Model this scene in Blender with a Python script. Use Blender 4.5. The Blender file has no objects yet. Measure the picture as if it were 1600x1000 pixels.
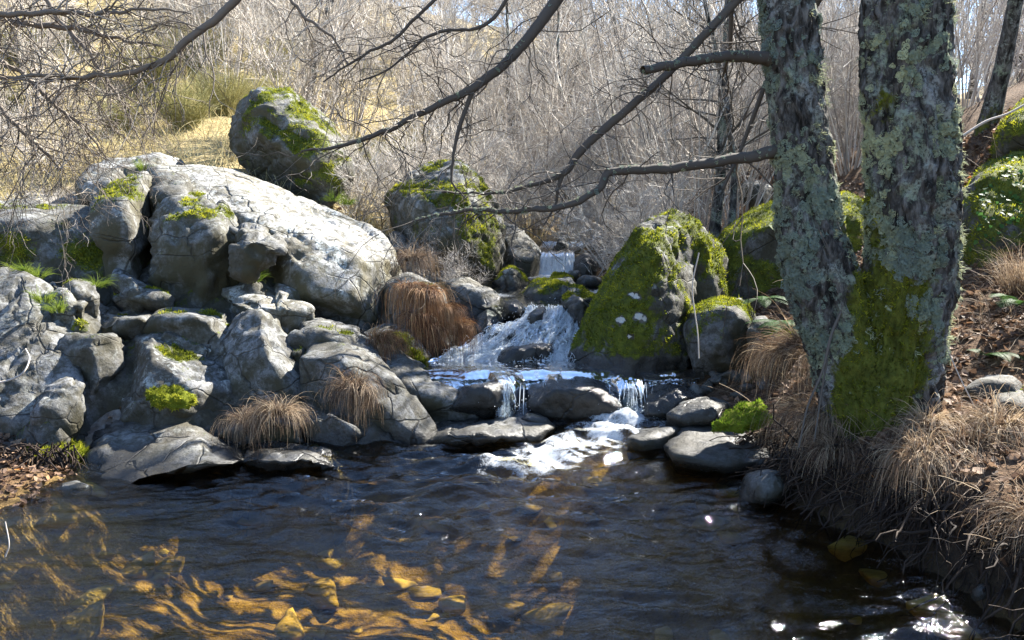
import bpy, bmesh, math, random
import numpy as np
from mathutils import Vector

# ------------------------------------------------------------------ camera, world, sun, exposure
SC = bpy.context.scene
COL = SC.collection
R = math.radians
rng = np.random.default_rng(11)
CAMZ, PITCH, FPX = 1.55, R(8.0), 1256.0          # eye height above the pool, tilt, focal length in photo pixels
cam_data = bpy.data.cameras.new('camera')
cam_data.sensor_width = 36.0
cam_data.lens = 36.0 * FPX / 1600.0
cam_data.clip_start = 0.05
cam_data.clip_end = 1000.0
cam = bpy.data.objects.new('camera', cam_data)
COL.objects.link(cam)
cam.location = (0, 0, CAMZ)
cam.rotation_euler = (R(90) - PITCH, 0, 0)
SC.camera = cam

SUN_AZ, SUN_EL = R(46), R(40)                    # to the right of the view direction, above the horizon
world = bpy.data.worlds.new('World')
SC.world = world
world.use_nodes = True
wn = world.node_tree.nodes
bg = wn['Background']
sky = wn.new('ShaderNodeTexSky')
sky.sky_type = 'NISHITA'
sky.sun_disc = False
sky.sun_elevation = SUN_EL
sky.sun_rotation = SUN_AZ
sky.air_density = 1.0
sky.dust_density = 0.15
sky.altitude = 1200
sky.ozone_density = 2.5
world.node_tree.links.new(sky.outputs[0], bg.inputs[0])
bg.inputs[1].default_value = 0.085
sun_data = bpy.data.lights.new('sun', 'SUN')
sun_data.energy = 5.0
sun_data.angle = R(0.5)
sun_data.color = (1.0, 0.955, 0.87)
sun = bpy.data.objects.new('sun', sun_data)
COL.objects.link(sun)
sdir = Vector((math.sin(SUN_AZ) * math.cos(SUN_EL), math.cos(SUN_AZ) * math.cos(SUN_EL), math.sin(SUN_EL)))
sun.rotation_euler = sdir.to_track_quat('Z', 'Y').to_euler()
sun.location = (8, 6, 12)
SC.view_settings.view_transform = 'Standard'
SC.view_settings.look = 'None'
SC.view_settings.gamma = 1.0
SC.view_settings.exposure = 2.5
SC.cycles.sample_clamp_indirect = 6.0
SC.cycles.max_bounces = 6
SC.cycles.diffuse_bounces = 2
SC.cycles.glossy_bounces = 3
SC.cycles.transparent_max_bounces = 7
SC.cycles.caustics_reflective = False
SC.cycles.caustics_refractive = False
SC.cycles.use_denoising = True

# ------------------------------------------------------------------ small maths
CP, SP = math.cos(PITCH), math.sin(PITCH)
def P(u, v, y):
    """the point of the place seen at photo pixel (u, v) at distance y up the valley"""
    a, b = (u - 800.0) / FPX, -(v - 500.0) / FPX
    d = np.array([a, CP + b * SP, -SP + b * CP])
    s = y / d[1]
    return np.array([d[0] * s, y, CAMZ + d[2] * s])
def PZ(u, v, z):
    a, b = (u - 800.0) / FPX, -(v - 500.0) / FPX
    d = np.array([a, CP + b * SP, -SP + b * CP])
    s = (z - CAMZ) / d[2]
    return np.array([d[0] * s, d[1] * s, z])

_pr = np.random.default_rng(5)
_perm = _pr.permutation(256)
_perm = np.concatenate([_perm, _perm, _perm])
_g = _pr.normal(size=(256, 3)); _g /= np.linalg.norm(_g, axis=1)[:, None]
def noise(p):
    p = np.asarray(p, dtype=np.float64)
    i = np.floor(p).astype(np.int64); f = p - i
    u = f * f * f * (f * (f * 6 - 15) + 10)
    i &= 255
    out = 0
    for dx in (0, 1):
        wx = u[:, 0] if dx else 1 - u[:, 0]
        for dy in (0, 1):
            wy = u[:, 1] if dy else 1 - u[:, 1]
            for dz in (0, 1):
                wz = u[:, 2] if dz else 1 - u[:, 2]
                h = _perm[_perm[_perm[(i[:, 0] + dx) & 255] + ((i[:, 1] + dy) & 255)] + ((i[:, 2] + dz) & 255)]
                g = _g[h]
                out = out + wx * wy * wz * (g[:, 0] * (f[:, 0] - dx) + g[:, 1] * (f[:, 1] - dy) + g[:, 2] * (f[:, 2] - dz))
    return out * 1.6
def fbm(p, octs=4, gain=0.5):
    p = np.asarray(p, dtype=np.float64); s = 0; a = 1.0
    for k in range(octs):
        s = s + a * noise(p + 17.3 * k); p = p * 2.03; a *= gain
    return s
def sstep(a, b, x):
    t = np.clip((x - a) / (b - a), 0, 1)
    return t * t * (3 - 2 * t)
def unit(v):
    return v / np.maximum(np.linalg.norm(v, axis=-1, keepdims=True), 1e-9)

# ------------------------------------------------------------------ mesh and object helpers
class MB:
    """collects vertices, triangles, quads and per-point values"""
    def __init__(self): self.V = []; self.T = []; self.Q = []; self.A = []; self.n = 0
    def add(self, V, T=None, Q=None, A=None):
        V = np.asarray(V, dtype=np.float64).reshape(-1, 3)
        self.V.append(V)
        if T is not None and len(T): self.T.append(np.asarray(T).reshape(-1, 3) + self.n)
        if Q is not None and len(Q): self.Q.append(np.asarray(Q).reshape(-1, 4) + self.n)
        self.A.append(np.zeros(len(V)) if A is None else np.broadcast_to(np.asarray(A, dtype=np.float64), (len(V),)))
        self.n += len(V)
    def mesh(self, name, origin=(0, 0, 0), attrs=None, smooth=True):
        V = np.concatenate(self.V) - np.asarray(origin)
        T = np.concatenate(self.T) if self.T else np.zeros((0, 3), int)
        Q = np.concatenate(self.Q) if self.Q else np.zeros((0, 4), int)
        me = bpy.data.meshes.new(name)
        me.vertices.add(len(V)); me.vertices.foreach_set('co', V.astype(np.float32).ravel())
        nl = T.size + Q.size
        me.loops.add(nl)
        me.loops.foreach_set('vertex_index', np.concatenate([T.ravel(), Q.ravel()]).astype(np.int32))
        npoly = len(T) + len(Q)
        me.polygons.add(npoly)
        tot = np.concatenate([np.full(len(T), 3), np.full(len(Q), 4)])
        st = np.concatenate([[0], np.cumsum(tot)[:-1]]) if npoly else np.zeros(0)
        me.polygons.foreach_set('loop_start', st.astype(np.int32))
        me.polygons.foreach_set('use_smooth', np.full(npoly, smooth, dtype=bool))
        me.update(calc_edges=True)
        at = {'tint': np.concatenate(self.A)}
        if attrs: at.update(attrs)
        for k, val in at.items():
            a = me.attributes.new(k, 'FLOAT', 'POINT'); a.data.foreach_set('value', np.asarray(val, dtype=np.float32))
        return me

def put(name, mesh, mat, parent=None, origin=(0, 0, 0), **props):
    o = bpy.data.objects.new(name, mesh)
    COL.objects.link(o)
    if parent is None: o.location = tuple(float(c) for c in origin)
    else: o.parent = parent
    if mat is not None and mesh is not None and not mesh.materials: mesh.materials.append(mat)
    tag(o, **props)
    return o
def tag(o, label=None, category=None, group=None, kind=None):
    for k, v in (('label', label), ('category', category), ('group', group), ('kind', kind)):
        if v: o[k] = v
def empty(name, origin, **props):
    o = bpy.data.objects.new(name, None); COL.objects.link(o)
    o.location = tuple(float(c) for c in origin); o.empty_display_size = 0.1
    tag(o, **props)
    return o
def copy_tree(o, parent=None):
    c = o.copy(); COL.objects.link(c); c.parent = parent
    for ch in list(o.children): copy_tree(ch, c)
    return c

def tubes(mb, pts, rad, sides=5, tint=None):
    """pts (B,n,3), rad (B,n): tapered tubes, all with the same number of rings"""
    pts = np.asarray(pts, dtype=np.float64); B, n, _ = pts.shape
    if B == 0: return
    t = unit(np.gradient(pts, axis=1))
    ref = unit(np.cross(t[:, 0], np.tile([[0.31, 0.52, 0.79]], (B, 1))))
    N = unit(ref[:, None] - t * np.sum(ref[:, None] * t, axis=2, keepdims=True))
    Bn = np.cross(t, N)
    ang = np.arange(sides) * 2 * np.pi / sides
    ring = (N[:, :, None] * np.cos(ang)[None, None, :, None] + Bn[:, :, None] * np.sin(ang)[None, None, :, None])
    V = pts[:, :, None] + ring * np.asarray(rad)[:, :, None, None]
    idx = np.arange(B * n * sides).reshape(B, n, sides)
    a, b = idx[:, :-1], idx[:, 1:]
    Q = np.stack([a, np.roll(a, -1, 2), np.roll(b, -1, 2), b], -1).reshape(-1, 4)
    A = None if tint is None else np.repeat(np.asarray(tint), n * sides)
    mb.add(V.reshape(-1, 3), Q=Q, A=A)
def ribbons(mb, pts, width, side, tint=None):
    """pts (B,n,3), width (B,n), side (B,3): flat blades"""
    B, n, _ = pts.shape
    off = side[:, None] * width[:, :, None] * 0.5
    V = np.stack([pts - off, pts + off], 2)
    idx = np.arange(B * n * 2).reshape(B, n, 2)
    Q = np.stack([idx[:, :-1, 0], idx[:, :-1, 1], idx[:, 1:, 1], idx[:, 1:, 0]], -1).reshape(-1, 4)
    A = None if tint is None else np.repeat(np.asarray(tint), n * 2)
    mb.add(V.reshape(-1, 3), Q=Q, A=A)
def walk(r, start, dirs, length, n, wobble, pull=(0, 0, 0), kink=0.0):
    """random walks: start (B,3), dirs (B,3), length (B,) -> (B,n,3)"""
    B = len(start); d = unit(dirs); p = start.copy(); out = [p.copy()]
    step = (length / (n - 1))[:, None]; pull = np.asarray(pull)
    for k in range(n - 1):
        d = unit(d + r.normal(size=(B, 3)) * wobble + pull)
        p = p + d * step; out.append(p.copy())
    return np.stack(out, 1)
def catmull(pts, n):
    pts = np.asarray(pts, dtype=np.float64)
    seg = np.concatenate([[0], np.cumsum(np.linalg.norm(np.diff(pts[:, :3], axis=0), axis=1))])
    q = np.concatenate([2 * pts[:1] - pts[1:2], pts, 2 * pts[-1:] - pts[-2:-1]])
    out = []
    for s in np.linspace(0, seg[-1], n):
        i = min(max(np.searchsorted(seg, s) - 1, 0), len(pts) - 2)
        t = (s - seg[i]) / max(seg[i + 1] - seg[i], 1e-9)
        a, b, c, d = q[i], q[i + 1], q[i + 2], q[i + 3]
        out.append(0.5 * (2 * b + (c - a) * t + (2 * a - 5 * b + 4 * c - d) * t * t + (3 * b - a - 3 * c + d) * t ** 3))
    return np.array(out)

# ------------------------------------------------------------------ materials (all procedural)
class NT:
    def __init__(self, name):
        self.m = bpy.data.materials.new(name); self.m.use_nodes = True
        self.t = self.m.node_tree; self.t.nodes.clear()
        self.out = self.t.nodes.new('ShaderNodeOutputMaterial')
    def n(self, typ, **kw):
        nd = self.t.nodes.new('ShaderNode' + typ)
        for k, v in kw.items():
            if k.startswith('i_'):
                key = k[2:]
                key = int(key) if key.isdigit() else key.replace('_', ' ')
                if hasattr(v, 'is_output') or isinstance(v, bpy.types.NodeSocket): self.t.links.new(v, nd.inputs[key])
                else: nd.inputs[key].default_value = v
            else: setattr(nd, k, v)
        return nd
    def link(self, a, b): self.t.links.new(a, b)
    def noise(self, scale, detail=4, rough=0.55, vec=None, dist=0.0):
        nd = self.n('TexNoise'); nd.inputs['Scale'].default_value = scale
        nd.inputs['Detail'].default_value = detail; nd.inputs['Roughness'].default_value = rough
        nd.inputs['Distortion'].default_value = dist
        if vec is not None: self.link(vec, nd.inputs['Vector'])
        return nd.outputs['Fac']
    def ramp(self, fac, stops):
        nd = self.n('ValToRGB'); cr = nd.color_ramp
        while len(cr.elements) < len(stops): cr.elements.new(0.5)
        for e, (pos, c) in zip(cr.elements, stops):
            e.position = pos; e.color = (c, c, c, 1) if not hasattr(c, '__len__') else (*c, 1)
        self.link(fac, nd.inputs[0]); return nd.outputs[0]
    def mix(self, fac, a, b, mode='MIX'):
        nd = self.n('MixRGB', blend_type=mode)
        for s, v in zip(nd.inputs, (fac, a, b)):
            if isinstance(v, bpy.types.NodeSocket): self.link(v, s)
            elif hasattr(v, '__len__'): s.default_value = (*v, 1)
            else: s.default_value = v if s.type == 'VALUE' else (v, v, v, 1)
        return nd.outputs[0]
    def math(self, op, a, b=0.0, clamp=False):
        nd = self.n('Math', operation=op, use_clamp=clamp)
        for s, v in zip(nd.inputs, (a, b)):
            if isinstance(v, bpy.types.NodeSocket): self.link(v, s)
            else: s.default_value = v
        return nd.outputs[0]
    def attr(self, name):
        return self.n('Attribute', attribute_name=name).outputs['Fac']
    def bump(self, h, strength=0.5, dist=0.02, normal=None):
        nd = self.n('Bump'); nd.inputs['Strength'].default_value = strength; nd.inputs['Distance'].default_value = dist
        self.link(h, nd.inputs['Height'])
        if normal is not None: self.link(normal, nd.inputs['Normal'])
        return nd.outputs[0]
    def done(self, sh): self.link(sh, self.out.inputs[0]); return self.m
    def pos(self, scale=(1, 1, 1)):
        g = self.n('NewGeometry').outputs['Position']
        mp = self.n('Mapping'); mp.inputs['Scale'].default_value = scale
        self.link(g, mp.inputs[0]); return mp.outputs[0]
    def bsdf(self, color, rough=0.8, normal=None, spec=0.3):
        b = self.n('BsdfPrincipled')
        if isinstance(color, bpy.types.NodeSocket): self.link(color, b.inputs['Base Color'])
        else: b.inputs['Base Color'].default_value = (*color, 1)
        if isinstance(rough, bpy.types.NodeSocket): self.link(rough, b.inputs['Roughness'])
        else: b.inputs['Roughness'].default_value = rough
        b.inputs['Specular IOR Level'].default_value = spec
        if normal is not None: self.link(normal, b.inputs['Normal'])
        return b.outputs[0]

def mat_granite():
    k = NT('granite'); p = k.pos()
    big = k.noise(1.7, 5, 0.6, p, 0.4)
    mid = k.noise(15.0, 6, 0.68, p, 0.2)
    fine = k.noise(48.0, 5, 0.75, p)
    speck = k.noise(260.0, 2, 0.6, p)
    c = k.ramp(big, [(0.30, (0.13, 0.122, 0.112)), (0.5, (0.275, 0.277, 0.28)), (0.70, (0.41, 0.415, 0.42))])
    c = k.mix(k.ramp(mid, [(0.43, 0.9), (0.56, 0)]), c, (0.085, 0.08, 0.062))
    c = k.mix(k.math('MULTIPLY', k.ramp(k.noise(2.6, 6, 0.7, k.pos((1, 1, .55)), 0.6), [(0.50, 0), (0.64, 1)]), 0.7), c, (0.10, 0.085, 0.06))
    c2 = k.mix(0.75, c, k.ramp(fine, [(0.34, 0.35), (0.52, 1.0), (0.68, 1.45)]), 'MULTIPLY')
    c2 = k.mix(0.6, c2, k.ramp(speck, [(0.35, 0.6), (0.65, 1.3)]), 'MULTIPLY')
    # pale crust lichen, ochre-green algae; weights also put lit tops, shaded fronts into colour
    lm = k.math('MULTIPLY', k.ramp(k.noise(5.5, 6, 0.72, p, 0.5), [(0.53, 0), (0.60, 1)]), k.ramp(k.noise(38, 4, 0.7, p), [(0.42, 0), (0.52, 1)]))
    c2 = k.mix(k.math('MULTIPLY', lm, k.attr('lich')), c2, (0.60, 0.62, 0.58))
    vo = k.n('TexVoronoi'); vo.inputs['Scale'].default_value = 21; k.link(k.mix(.06, p, k.n('TexNoise', i_Scale=30.0).outputs['Color']), vo.inputs['Vector'])
    sepc = k.n('SeparateColor'); k.link(vo.outputs['Color'], sepc.inputs[0])
    disc = k.math('LESS_THAN', vo.outputs['Distance'], k.math('MULTIPLY', k.math('SUBTRACT', sepc.outputs[0], .55), .95))
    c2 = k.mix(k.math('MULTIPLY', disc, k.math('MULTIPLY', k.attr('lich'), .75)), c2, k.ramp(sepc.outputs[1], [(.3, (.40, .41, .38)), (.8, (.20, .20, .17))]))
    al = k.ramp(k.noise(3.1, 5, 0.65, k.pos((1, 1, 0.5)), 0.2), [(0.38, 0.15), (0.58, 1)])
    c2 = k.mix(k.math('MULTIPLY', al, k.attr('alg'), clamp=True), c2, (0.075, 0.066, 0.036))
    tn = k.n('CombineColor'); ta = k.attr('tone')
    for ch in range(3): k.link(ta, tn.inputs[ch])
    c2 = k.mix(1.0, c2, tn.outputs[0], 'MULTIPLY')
    vj = k.n('TexVoronoi', feature='DISTANCE_TO_EDGE'); vj.inputs['Scale'].default_value = 2.3
    k.link(k.mix(.16, k.pos((1, 1, 1.6)), k.n('TexNoise', i_Scale=3.0, i_Detail=6.0).outputs['Color'], 'ADD'), vj.inputs['Vector'])
    jt = k.math('MULTIPLY', k.ramp(vj.outputs['Distance'], [(0.0, 1), (0.022, 0)]), k.ramp(k.noise(1.3, 3, .5, p), [(.44, 0), (.54, 1)]))
    c2 = k.mix(k.math('MULTIPLY', jt, .8), c2, (0.03, 0.026, 0.018))
    # dark damp band where the water reaches
    wet = k.attr('wet')
    wm = k.math('ADD', wet, k.math('MULTIPLY', k.math('SUBTRACT', mid, 0.5), k.math('MULTIPLY', wet, 1.2)), clamp=True)
    c2 = k.mix(k.math('MULTIPLY', wm, 0.88), c2, (0.022, 0.021, 0.020))
    rough = k.math('SUBTRACT', 0.82, k.math('MULTIPLY', wm, 0.62))
    c2 = k.mix(k.ramp(k.math('ADD', k.attr('spot'), k.math('MULTIPLY', k.math('SUBTRACT', k.noise(24, 4, .6, p), .5), .8)), [(.45, 0), (.55, 1)]), c2, (0.40, 0.405, 0.38))
    # moss film
    mo = k.math('ADD', k.attr('moss'), k.math('MULTIPLY', k.math('SUBTRACT', k.noise(30, 5, 0.7, p), 0.5), 0.9))
    mm = k.ramp(mo, [(0.44, 0), (0.58, 1)])
    mc = k.ramp(k.noise(14, 5, 0.7, p), [(0.3, (0.028, 0.034, 0.006)), (0.55, (0.085, 0.10, 0.010)), (0.75, (0.19, 0.18, 0.022))])
    c3 = k.mix(mm, c2, mc)
    rough = k.mix(mm, rough, 0.95)
    h = k.math('ADD', k.math('MULTIPLY', mid, 1.0), k.math('MULTIPLY', fine, 0.35))
    h = k.math('ADD', h, k.math('MULTIPLY', mm, k.math('MULTIPLY', k.noise(70, 4, 0.8, p), 0.9)))
    h = k.math('SUBTRACT', h, k.math('MULTIPLY', jt, 1.2))
    nrm = k.bump(h, 0.6, 0.025)
    return k.done(k.bsdf(c3, rough, nrm, 0.3))

def mat_tint(name, stops, rough=0.75, translucent=0.0, spec=0.2, noise_scale=0):
    """colour chosen by the per-point tint value"""
    k = NT(name); c = k.ramp(k.attr('tint'), stops)
    if noise_scale: c = k.mix(0.6, c, k.ramp(k.noise(noise_scale, 4, 0.6, k.pos()), [(0.3, 0.55), (0.7, 1.35)]), 'MULTIPLY')
    s = k.bsdf(c, rough, None, spec)
    if translucent:
        t = k.n('BsdfTranslucent'); k.link(c, t.inputs[0])
        mx = k.n('MixShader'); mx.inputs[0].default_value = translucent
        k.link(s, mx.inputs[1]); k.link(t.outputs[0], mx.inputs[2]); s = mx.outputs[0]
    return k.done(s)

def mat_bark():
    k = NT('bark'); p = k.pos((1, 1, 0.35)); q = k.pos()
    n1 = k.noise(26, 6, 0.65, p, 0.4)
    c = k.ramp(n1, [(0.38, (0.012, 0.011, 0.010)), (0.5, (0.055, 0.050, 0.045)), (0.66, (0.15, 0.142, 0.135))])
    li = k.math('MULTIPLY', k.ramp(k.noise(7, 6, 0.7, q, 0.5), [(0.50, 0), (0.58, 1)]), k.ramp(k.noise(60, 4, 0.7, q), [(0.40, 0), (0.52, 1)]))
    c = k.mix(k.math('MULTIPLY', li, 0.6), c, k.ramp(k.noise(3, 3, 0.5, q), [(0.4, (0.27, 0.32, 0.23)), (0.6, (0.30, 0.31, 0.30))]))
    mo = k.math('ADD', k.attr('moss'), k.math('MULTIPLY', k.math('SUBTRACT', k.noise(22, 5, 0.7, q), 0.5), 0.9))
    mm = k.ramp(mo, [(0.45, 0), (0.6, 1)])
    c = k.mix(mm, c, k.ramp(k.noise(18, 5, 0.7, q), [(0.3, (0.03, 0.036, 0.006)), (0.7, (0.12, 0.125, 0.02))]))
    nrm = k.bump(k.math('ADD', n1, k.math('MULTIPLY', k.noise(90, 3, 0.7, q), 0.4)), 0.8, 0.02)
    return k.done(k.bsdf(c, 0.9, nrm, 0.15))

def mat_water(name, tint, foam_col=(0.88, 0.92, 0.96), bump_scale=(9, 26, 9), bump=0.35, foam_scale=55, foam_max=1.0):
    """clear water: light goes through tinted, the surface mirrors by its angle; white where the point value foam is high"""
    k = NT(name)
    p = k.pos(bump_scale)
    w = k.math('ADD', k.noise(1.0, 4, 0.6, p, 0.8), k.math('MULTIPLY', k.noise(2.7, 3, 0.6, p, 0.5), 0.45))
    nrm = k.bump(w, bump, 0.03)
    fr = k.n('Fresnel'); fr.inputs['IOR'].default_value = 1.5; k.link(nrm, fr.inputs['Normal'])
    tr = k.n('BsdfTransparent')
    dep = k.attr('depth'); cc = k.n('CombineColor')
    for ch, t_ in enumerate(tint): k.link(k.math('POWER', t_, dep), cc.inputs[ch])
    k.link(cc.outputs[0], tr.inputs[0])
    gl = k.n('BsdfGlossy'); gl.inputs['Roughness'].default_value = 0.04; k.link(nrm, gl.inputs['Normal'])
    mx = k.n('MixShader'); k.link(fr.outputs[0], mx.inputs[0]); k.link(tr.outputs[0], mx.inputs[1]); k.link(gl.outputs[0], mx.inputs[2])
    fo = k.math('ADD', k.attr('foam'), k.math('MULTIPLY', k.math('SUBTRACT', k.noise(foam_scale, 5, 0.8, k.pos((1, 1.6, 0.6)), 0.8), 0.5), 1.5))
    fm = k.math('MULTIPLY', k.ramp(fo, [(0.45, 0), (1.0, foam_max)]), k.ramp(k.attr('foam'), [(0.02, 0), (0.2, 1)]))
    df = k.n('BsdfDiffuse'); df.inputs[0].default_value = (*foam_col, 1)
    tl = k.n('BsdfTranslucent'); tl.inputs[0].default_value = (*foam_col, 1)
    ms = k.n('MixShader'); ms.inputs[0].default_value = 0.4; k.link(df.outputs[0], ms.inputs[1]); k.link(tl.outputs[0], ms.inputs[2])
    m2 = k.n('MixShader'); k.link(fm, m2.inputs[0]); k.link(mx.outputs[0], m2.inputs[1]); k.link(ms.outputs[0], m2.inputs[2])
    return k.done(m2.outputs[0])

def mat_ground():
    k = NT('ground'); p = k.pos()
    n1 = k.noise(2.2, 6, 0.65, p); n2 = k.noise(30, 5, 0.7, p)
    litter = k.ramp(n2, [(0.3, (0.035, 0.022, 0.014)), (0.5, (0.10, 0.062, 0.038)), (0.68, (0.20, 0.13, 0.075))])
    grass = k.ramp(k.noise(18, 5, 0.7, p), [(0.3, (0.16, 0.12, 0.06)), (0.6, (0.36, 0.29, 0.15)), (0.75, (0.22, 0.24, 0.07))])
    c = k.mix(k.attr('dry'), litter, grass)
    rk = k.ramp(k.noise(9, 6, 0.65, p), [(0.32, (0.09, 0.08, 0.065)), (0.52, (0.24, 0.23, 0.215)), (0.7, (0.33, 0.325, 0.31))])
    c = k.mix(k.math('MULTIPLY', k.attr('stone'), k.ramp(n1, [(0.40, 0.25), (0.52, 1)])), c, rk)
    bed = k.ramp(k.noise(7, 6, 0.7, p), [(0.3, (0.06, 0.038, 0.012)), (0.5, (0.23, 0.15, 0.045)), (0.7, (0.42, 0.30, 0.10))])
    c = k.mix(k.attr('bed'), c, bed)
    c = k.mix(k.math('MULTIPLY', k.attr('damp'), .85), c, (0.02, 0.018, 0.015))
    return k.done(k.bsdf(c, 0.95, k.bump(k.math('ADD', n1, n2), 0.8, 0.04), 0.1))
M = {
    'granite': mat_granite(), 'bark': mat_bark(), 'ground': mat_ground(),
    'moss': mat_tint('moss', [(0.0, (0.045, 0.050, 0.008)), (0.45, (0.14, 0.165, 0.012)), (1.0, (0.42, 0.40, 0.035))], 0.9, 0.45),
    'lichen': mat_tint('lichen', [(0.0, (0.13, 0.16, 0.15)), (0.5, (0.19, 0.225, 0.165)), (1.0, (0.40, 0.41, 0.24))], 0.9, 0.3),
    'twig': mat_tint('twig', [(0.0, (0.035, 0.028, 0.024)), (0.5, (0.10, 0.085, 0.07)), (1.0, (0.21, 0.185, 0.155))], 0.8),
    'pale_twig': mat_tint('pale_twig', [(0.0, (0.18, 0.15, 0.125)), (0.5, (0.44, 0.39, 0.335)), (1.0, (0.68, 0.64, 0.57))], 0.8, 0.0),
    'sedge': mat_tint('sedge', [(0.0, (0.055, 0.034, 0.021)), (0.5, (0.18, 0.12, 0.078)), (1.0, (0.44, 0.34, 0.22))], 0.7, 0.3),
    'red_sedge': mat_tint('red_sedge', [(0.0, (0.055, 0.024, 0.012)), (0.5, (0.19, 0.090, 0.042)), (1.0, (0.42, 0.27, 0.14))], 0.7, 0.3),
    'dry_grass': mat_tint('dry_grass', [(0.0, (0.22, 0.17, 0.07)), (0.5, (0.48, 0.40, 0.20)), (1.0, (0.62, 0.55, 0.34))], 0.8, 0.35),
    'broom': mat_tint('broom', [(0.0, (0.16, 0.15, 0.05)), (0.5, (0.34, 0.32, 0.13)), (1.0, (0.52, 0.48, 0.25))], 0.8, 0.3),
    'leaf': mat_tint('leaf', [(0.0, (0.06, 0.035, 0.022)), (0.45, (0.17, 0.105, 0.068)), (0.85, (0.33, 0.22, 0.14)), (1.0, (0.45, 0.18, 0.05))], 0.7, 0.25),
    'fern': mat_tint('fern', [(0.0, (0.02, 0.06, 0.015)), (1.0, (0.07, 0.15, 0.03))], 0.6, 0.35),
    'grass': mat_tint('grass', [(0.0, (0.06, 0.10, 0.012)), (1.0, (0.20, 0.25, 0.04))], 0.7, 0.4),
    'root': mat_tint('root', [(0.0, (0.012, 0.008, 0.006)), (1.0, (0.05, 0.034, 0.024))], 0.85),
    'pool': mat_water('pool_water', (0.50, 0.40, 0.15), bump=.25, foam_scale=75, foam_max=.8),
    'stream': mat_water('stream_water', (0.42, 0.46, 0.44), bump_scale=(14, 14, 9), bump=0.14, foam_scale=70),
}
# ------------------------------------------------------------------ the ground: pool bed, banks, hillside
GP = np.array([
 (0,1,-.38),(-2,1.5,-.32),(-4,2,-.25),(2,.8,.0),(1.6,2.9,-.25),(1.80,2.9,-.12),(1.98,2.9,.26),(1.5,3.5,-.3),(1.68,3.5,-.14),(1.86,3.5,.28),(1.38,4.05,-.22),(1.58,4.05,.16),(1.9,2.3,-.1),(2.1,2.3,.25),(2.3,2.9,.36),(2.5,1.8,.35),(2.2,3.5,.40),(2.0,4.2,.42),(1.65,4.3,.18),
 (1.35,4.7,0.0),(.2,2.6,-.42),(.3,3.6,-.7),(.2,4.4,-.6),(-.6,3.4,-.5),(-1.5,2.8,-.34),(-1.5,4.2,-.5),(-2.4,3.4,-.14),(-3.5,3,-.10),(-2.65,4.35,.02),(-3.2,4.5,.06),(-3.0,5.0,.03),(-2.3,4.7,-.15),
 (-1.2,5.0,-.28),(-.5,5.15,-.22),(-1.5,5.9,.30),(-2.5,5.9,.46),(-3.3,5.7,.34),(-4.5,5.5,.8),(-4,6.5,.9),(-2.5,6.8,.62),(-2,5.35,.02),(-2.7,5.3,.08),(-2,9.4,1.5),(-3,9.2,1.75),(-1.2,7,.35),(-5,8,1.55),(-3.4,8.6,1.5),(-1.5,8.3,.75),
 (-5,9.5,1.9),(-3,10,1.95),(-1.2,10,.85),(-6,12,2.9),(-3,13,2.4),(.3,5.3,-.12),(.5,5.9,.05),(.4,6.3,.1),(.3,7,.38),(.3,8,.45),(.5,9.5,.5),(.6,10.6,.78),(.9,14,1.0),(1,18,2.0),
 (1.2,5.6,.12),(1.3,6.1,.25),(1.9,5.4,.36),(1.8,6.3,.42),(1.2,7.5,.55),(2.2,7.5,.8),(1.5,9.5,.85),(2.8,5,.7),(3,7,1.1),(2.7,4.2,.56),(3.3,3.4,.75),(4,5,1.2),(5,9,2.5),
 (3,10,1.4),(2.5,13,1.6),(7,8,3.7),(6,5,2.6),(5,3,1.8),(4,1.5,1.1),(8,3,3.5),(-8,16,4.6),(0,20,2.8),(0,30,7),(-10,30,10),(10,30,5.6),(0,45,10.6),(-15,45,12.2),(15,45,6.5),
 (0,80,14),(-30,80,18),(30,80,9),(-40,20,14),(-15,8,5),(-12,2,3),(-8,-5,1.5),(40,20,10),(15,10,5.6),(9,15,3.4),(15,25,4.6),(20,35,5.5),(7,12,3.0),(0,-6,-.2),(6,-5,1.4),(-30,-10,5),(30,-10,9),(0,-40,-2),(60,60,20),
 (-60,60,20),(0,150,19),(80,150,14),(-80,150,24)], dtype=float)
def _tk(d2): return d2 * np.log(d2 + 1e-9)
_d2 = ((GP[:, None, :2] - GP[None, :, :2]) ** 2).sum(-1)
_n = len(GP); _A = np.zeros((_n + 3, _n + 3)); _A[:_n, :_n] = _tk(_d2) + np.eye(_n) * 0.02
_A[:_n, _n] = 1; _A[:_n, _n + 1:] = GP[:, :2]; _A[_n, :_n] = 1; _A[_n + 1:, :_n] = GP[:, :2].T
_w = np.linalg.solve(_A, np.concatenate([GP[:, 2], [0, 0, 0]]))
def ground_z(x, y):
    x = np.atleast_1d(np.asarray(x, float)); y = np.atleast_1d(np.asarray(y, float)); out = np.empty(len(x))
    for i in range(0, len(x), 20000):
        s = slice(i, i + 20000)
        d2 = (x[s, None] - GP[None, :, 0]) ** 2 + (y[s, None] - GP[None, :, 1]) ** 2
        out[s] = _tk(d2) @ _w[:_n] + _w[_n] + _w[_n + 1] * x[s] + _w[_n + 2] * y[s]
    q = np.stack([x, y, 0 * x], 1)
    near = 1 - sstep(8, 20, y)
    return out + 0.05 * fbm(q * 2.2, 4) * near + 0.5 * fbm(q * 0.3, 4) * (1 - near)
def axis(lo, hi, c, n, a=5.2):
    t = np.linspace(-1, 1, n); s = np.sinh(a * t) / math.sinh(a)
    return c + np.where(s < 0, s * (c - lo), s * (hi - c))
gx, gy = axis(-120, 120, 0, 290), axis(-60, 170, 5, 290)
GX, GY = np.meshgrid(gx, gy); gxf, gyf = GX.ravel(), GY.ravel()
gzf = ground_z(gxf, gyf)
idx = np.arange(GX.size).reshape(GX.shape)
mb = MB()
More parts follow.
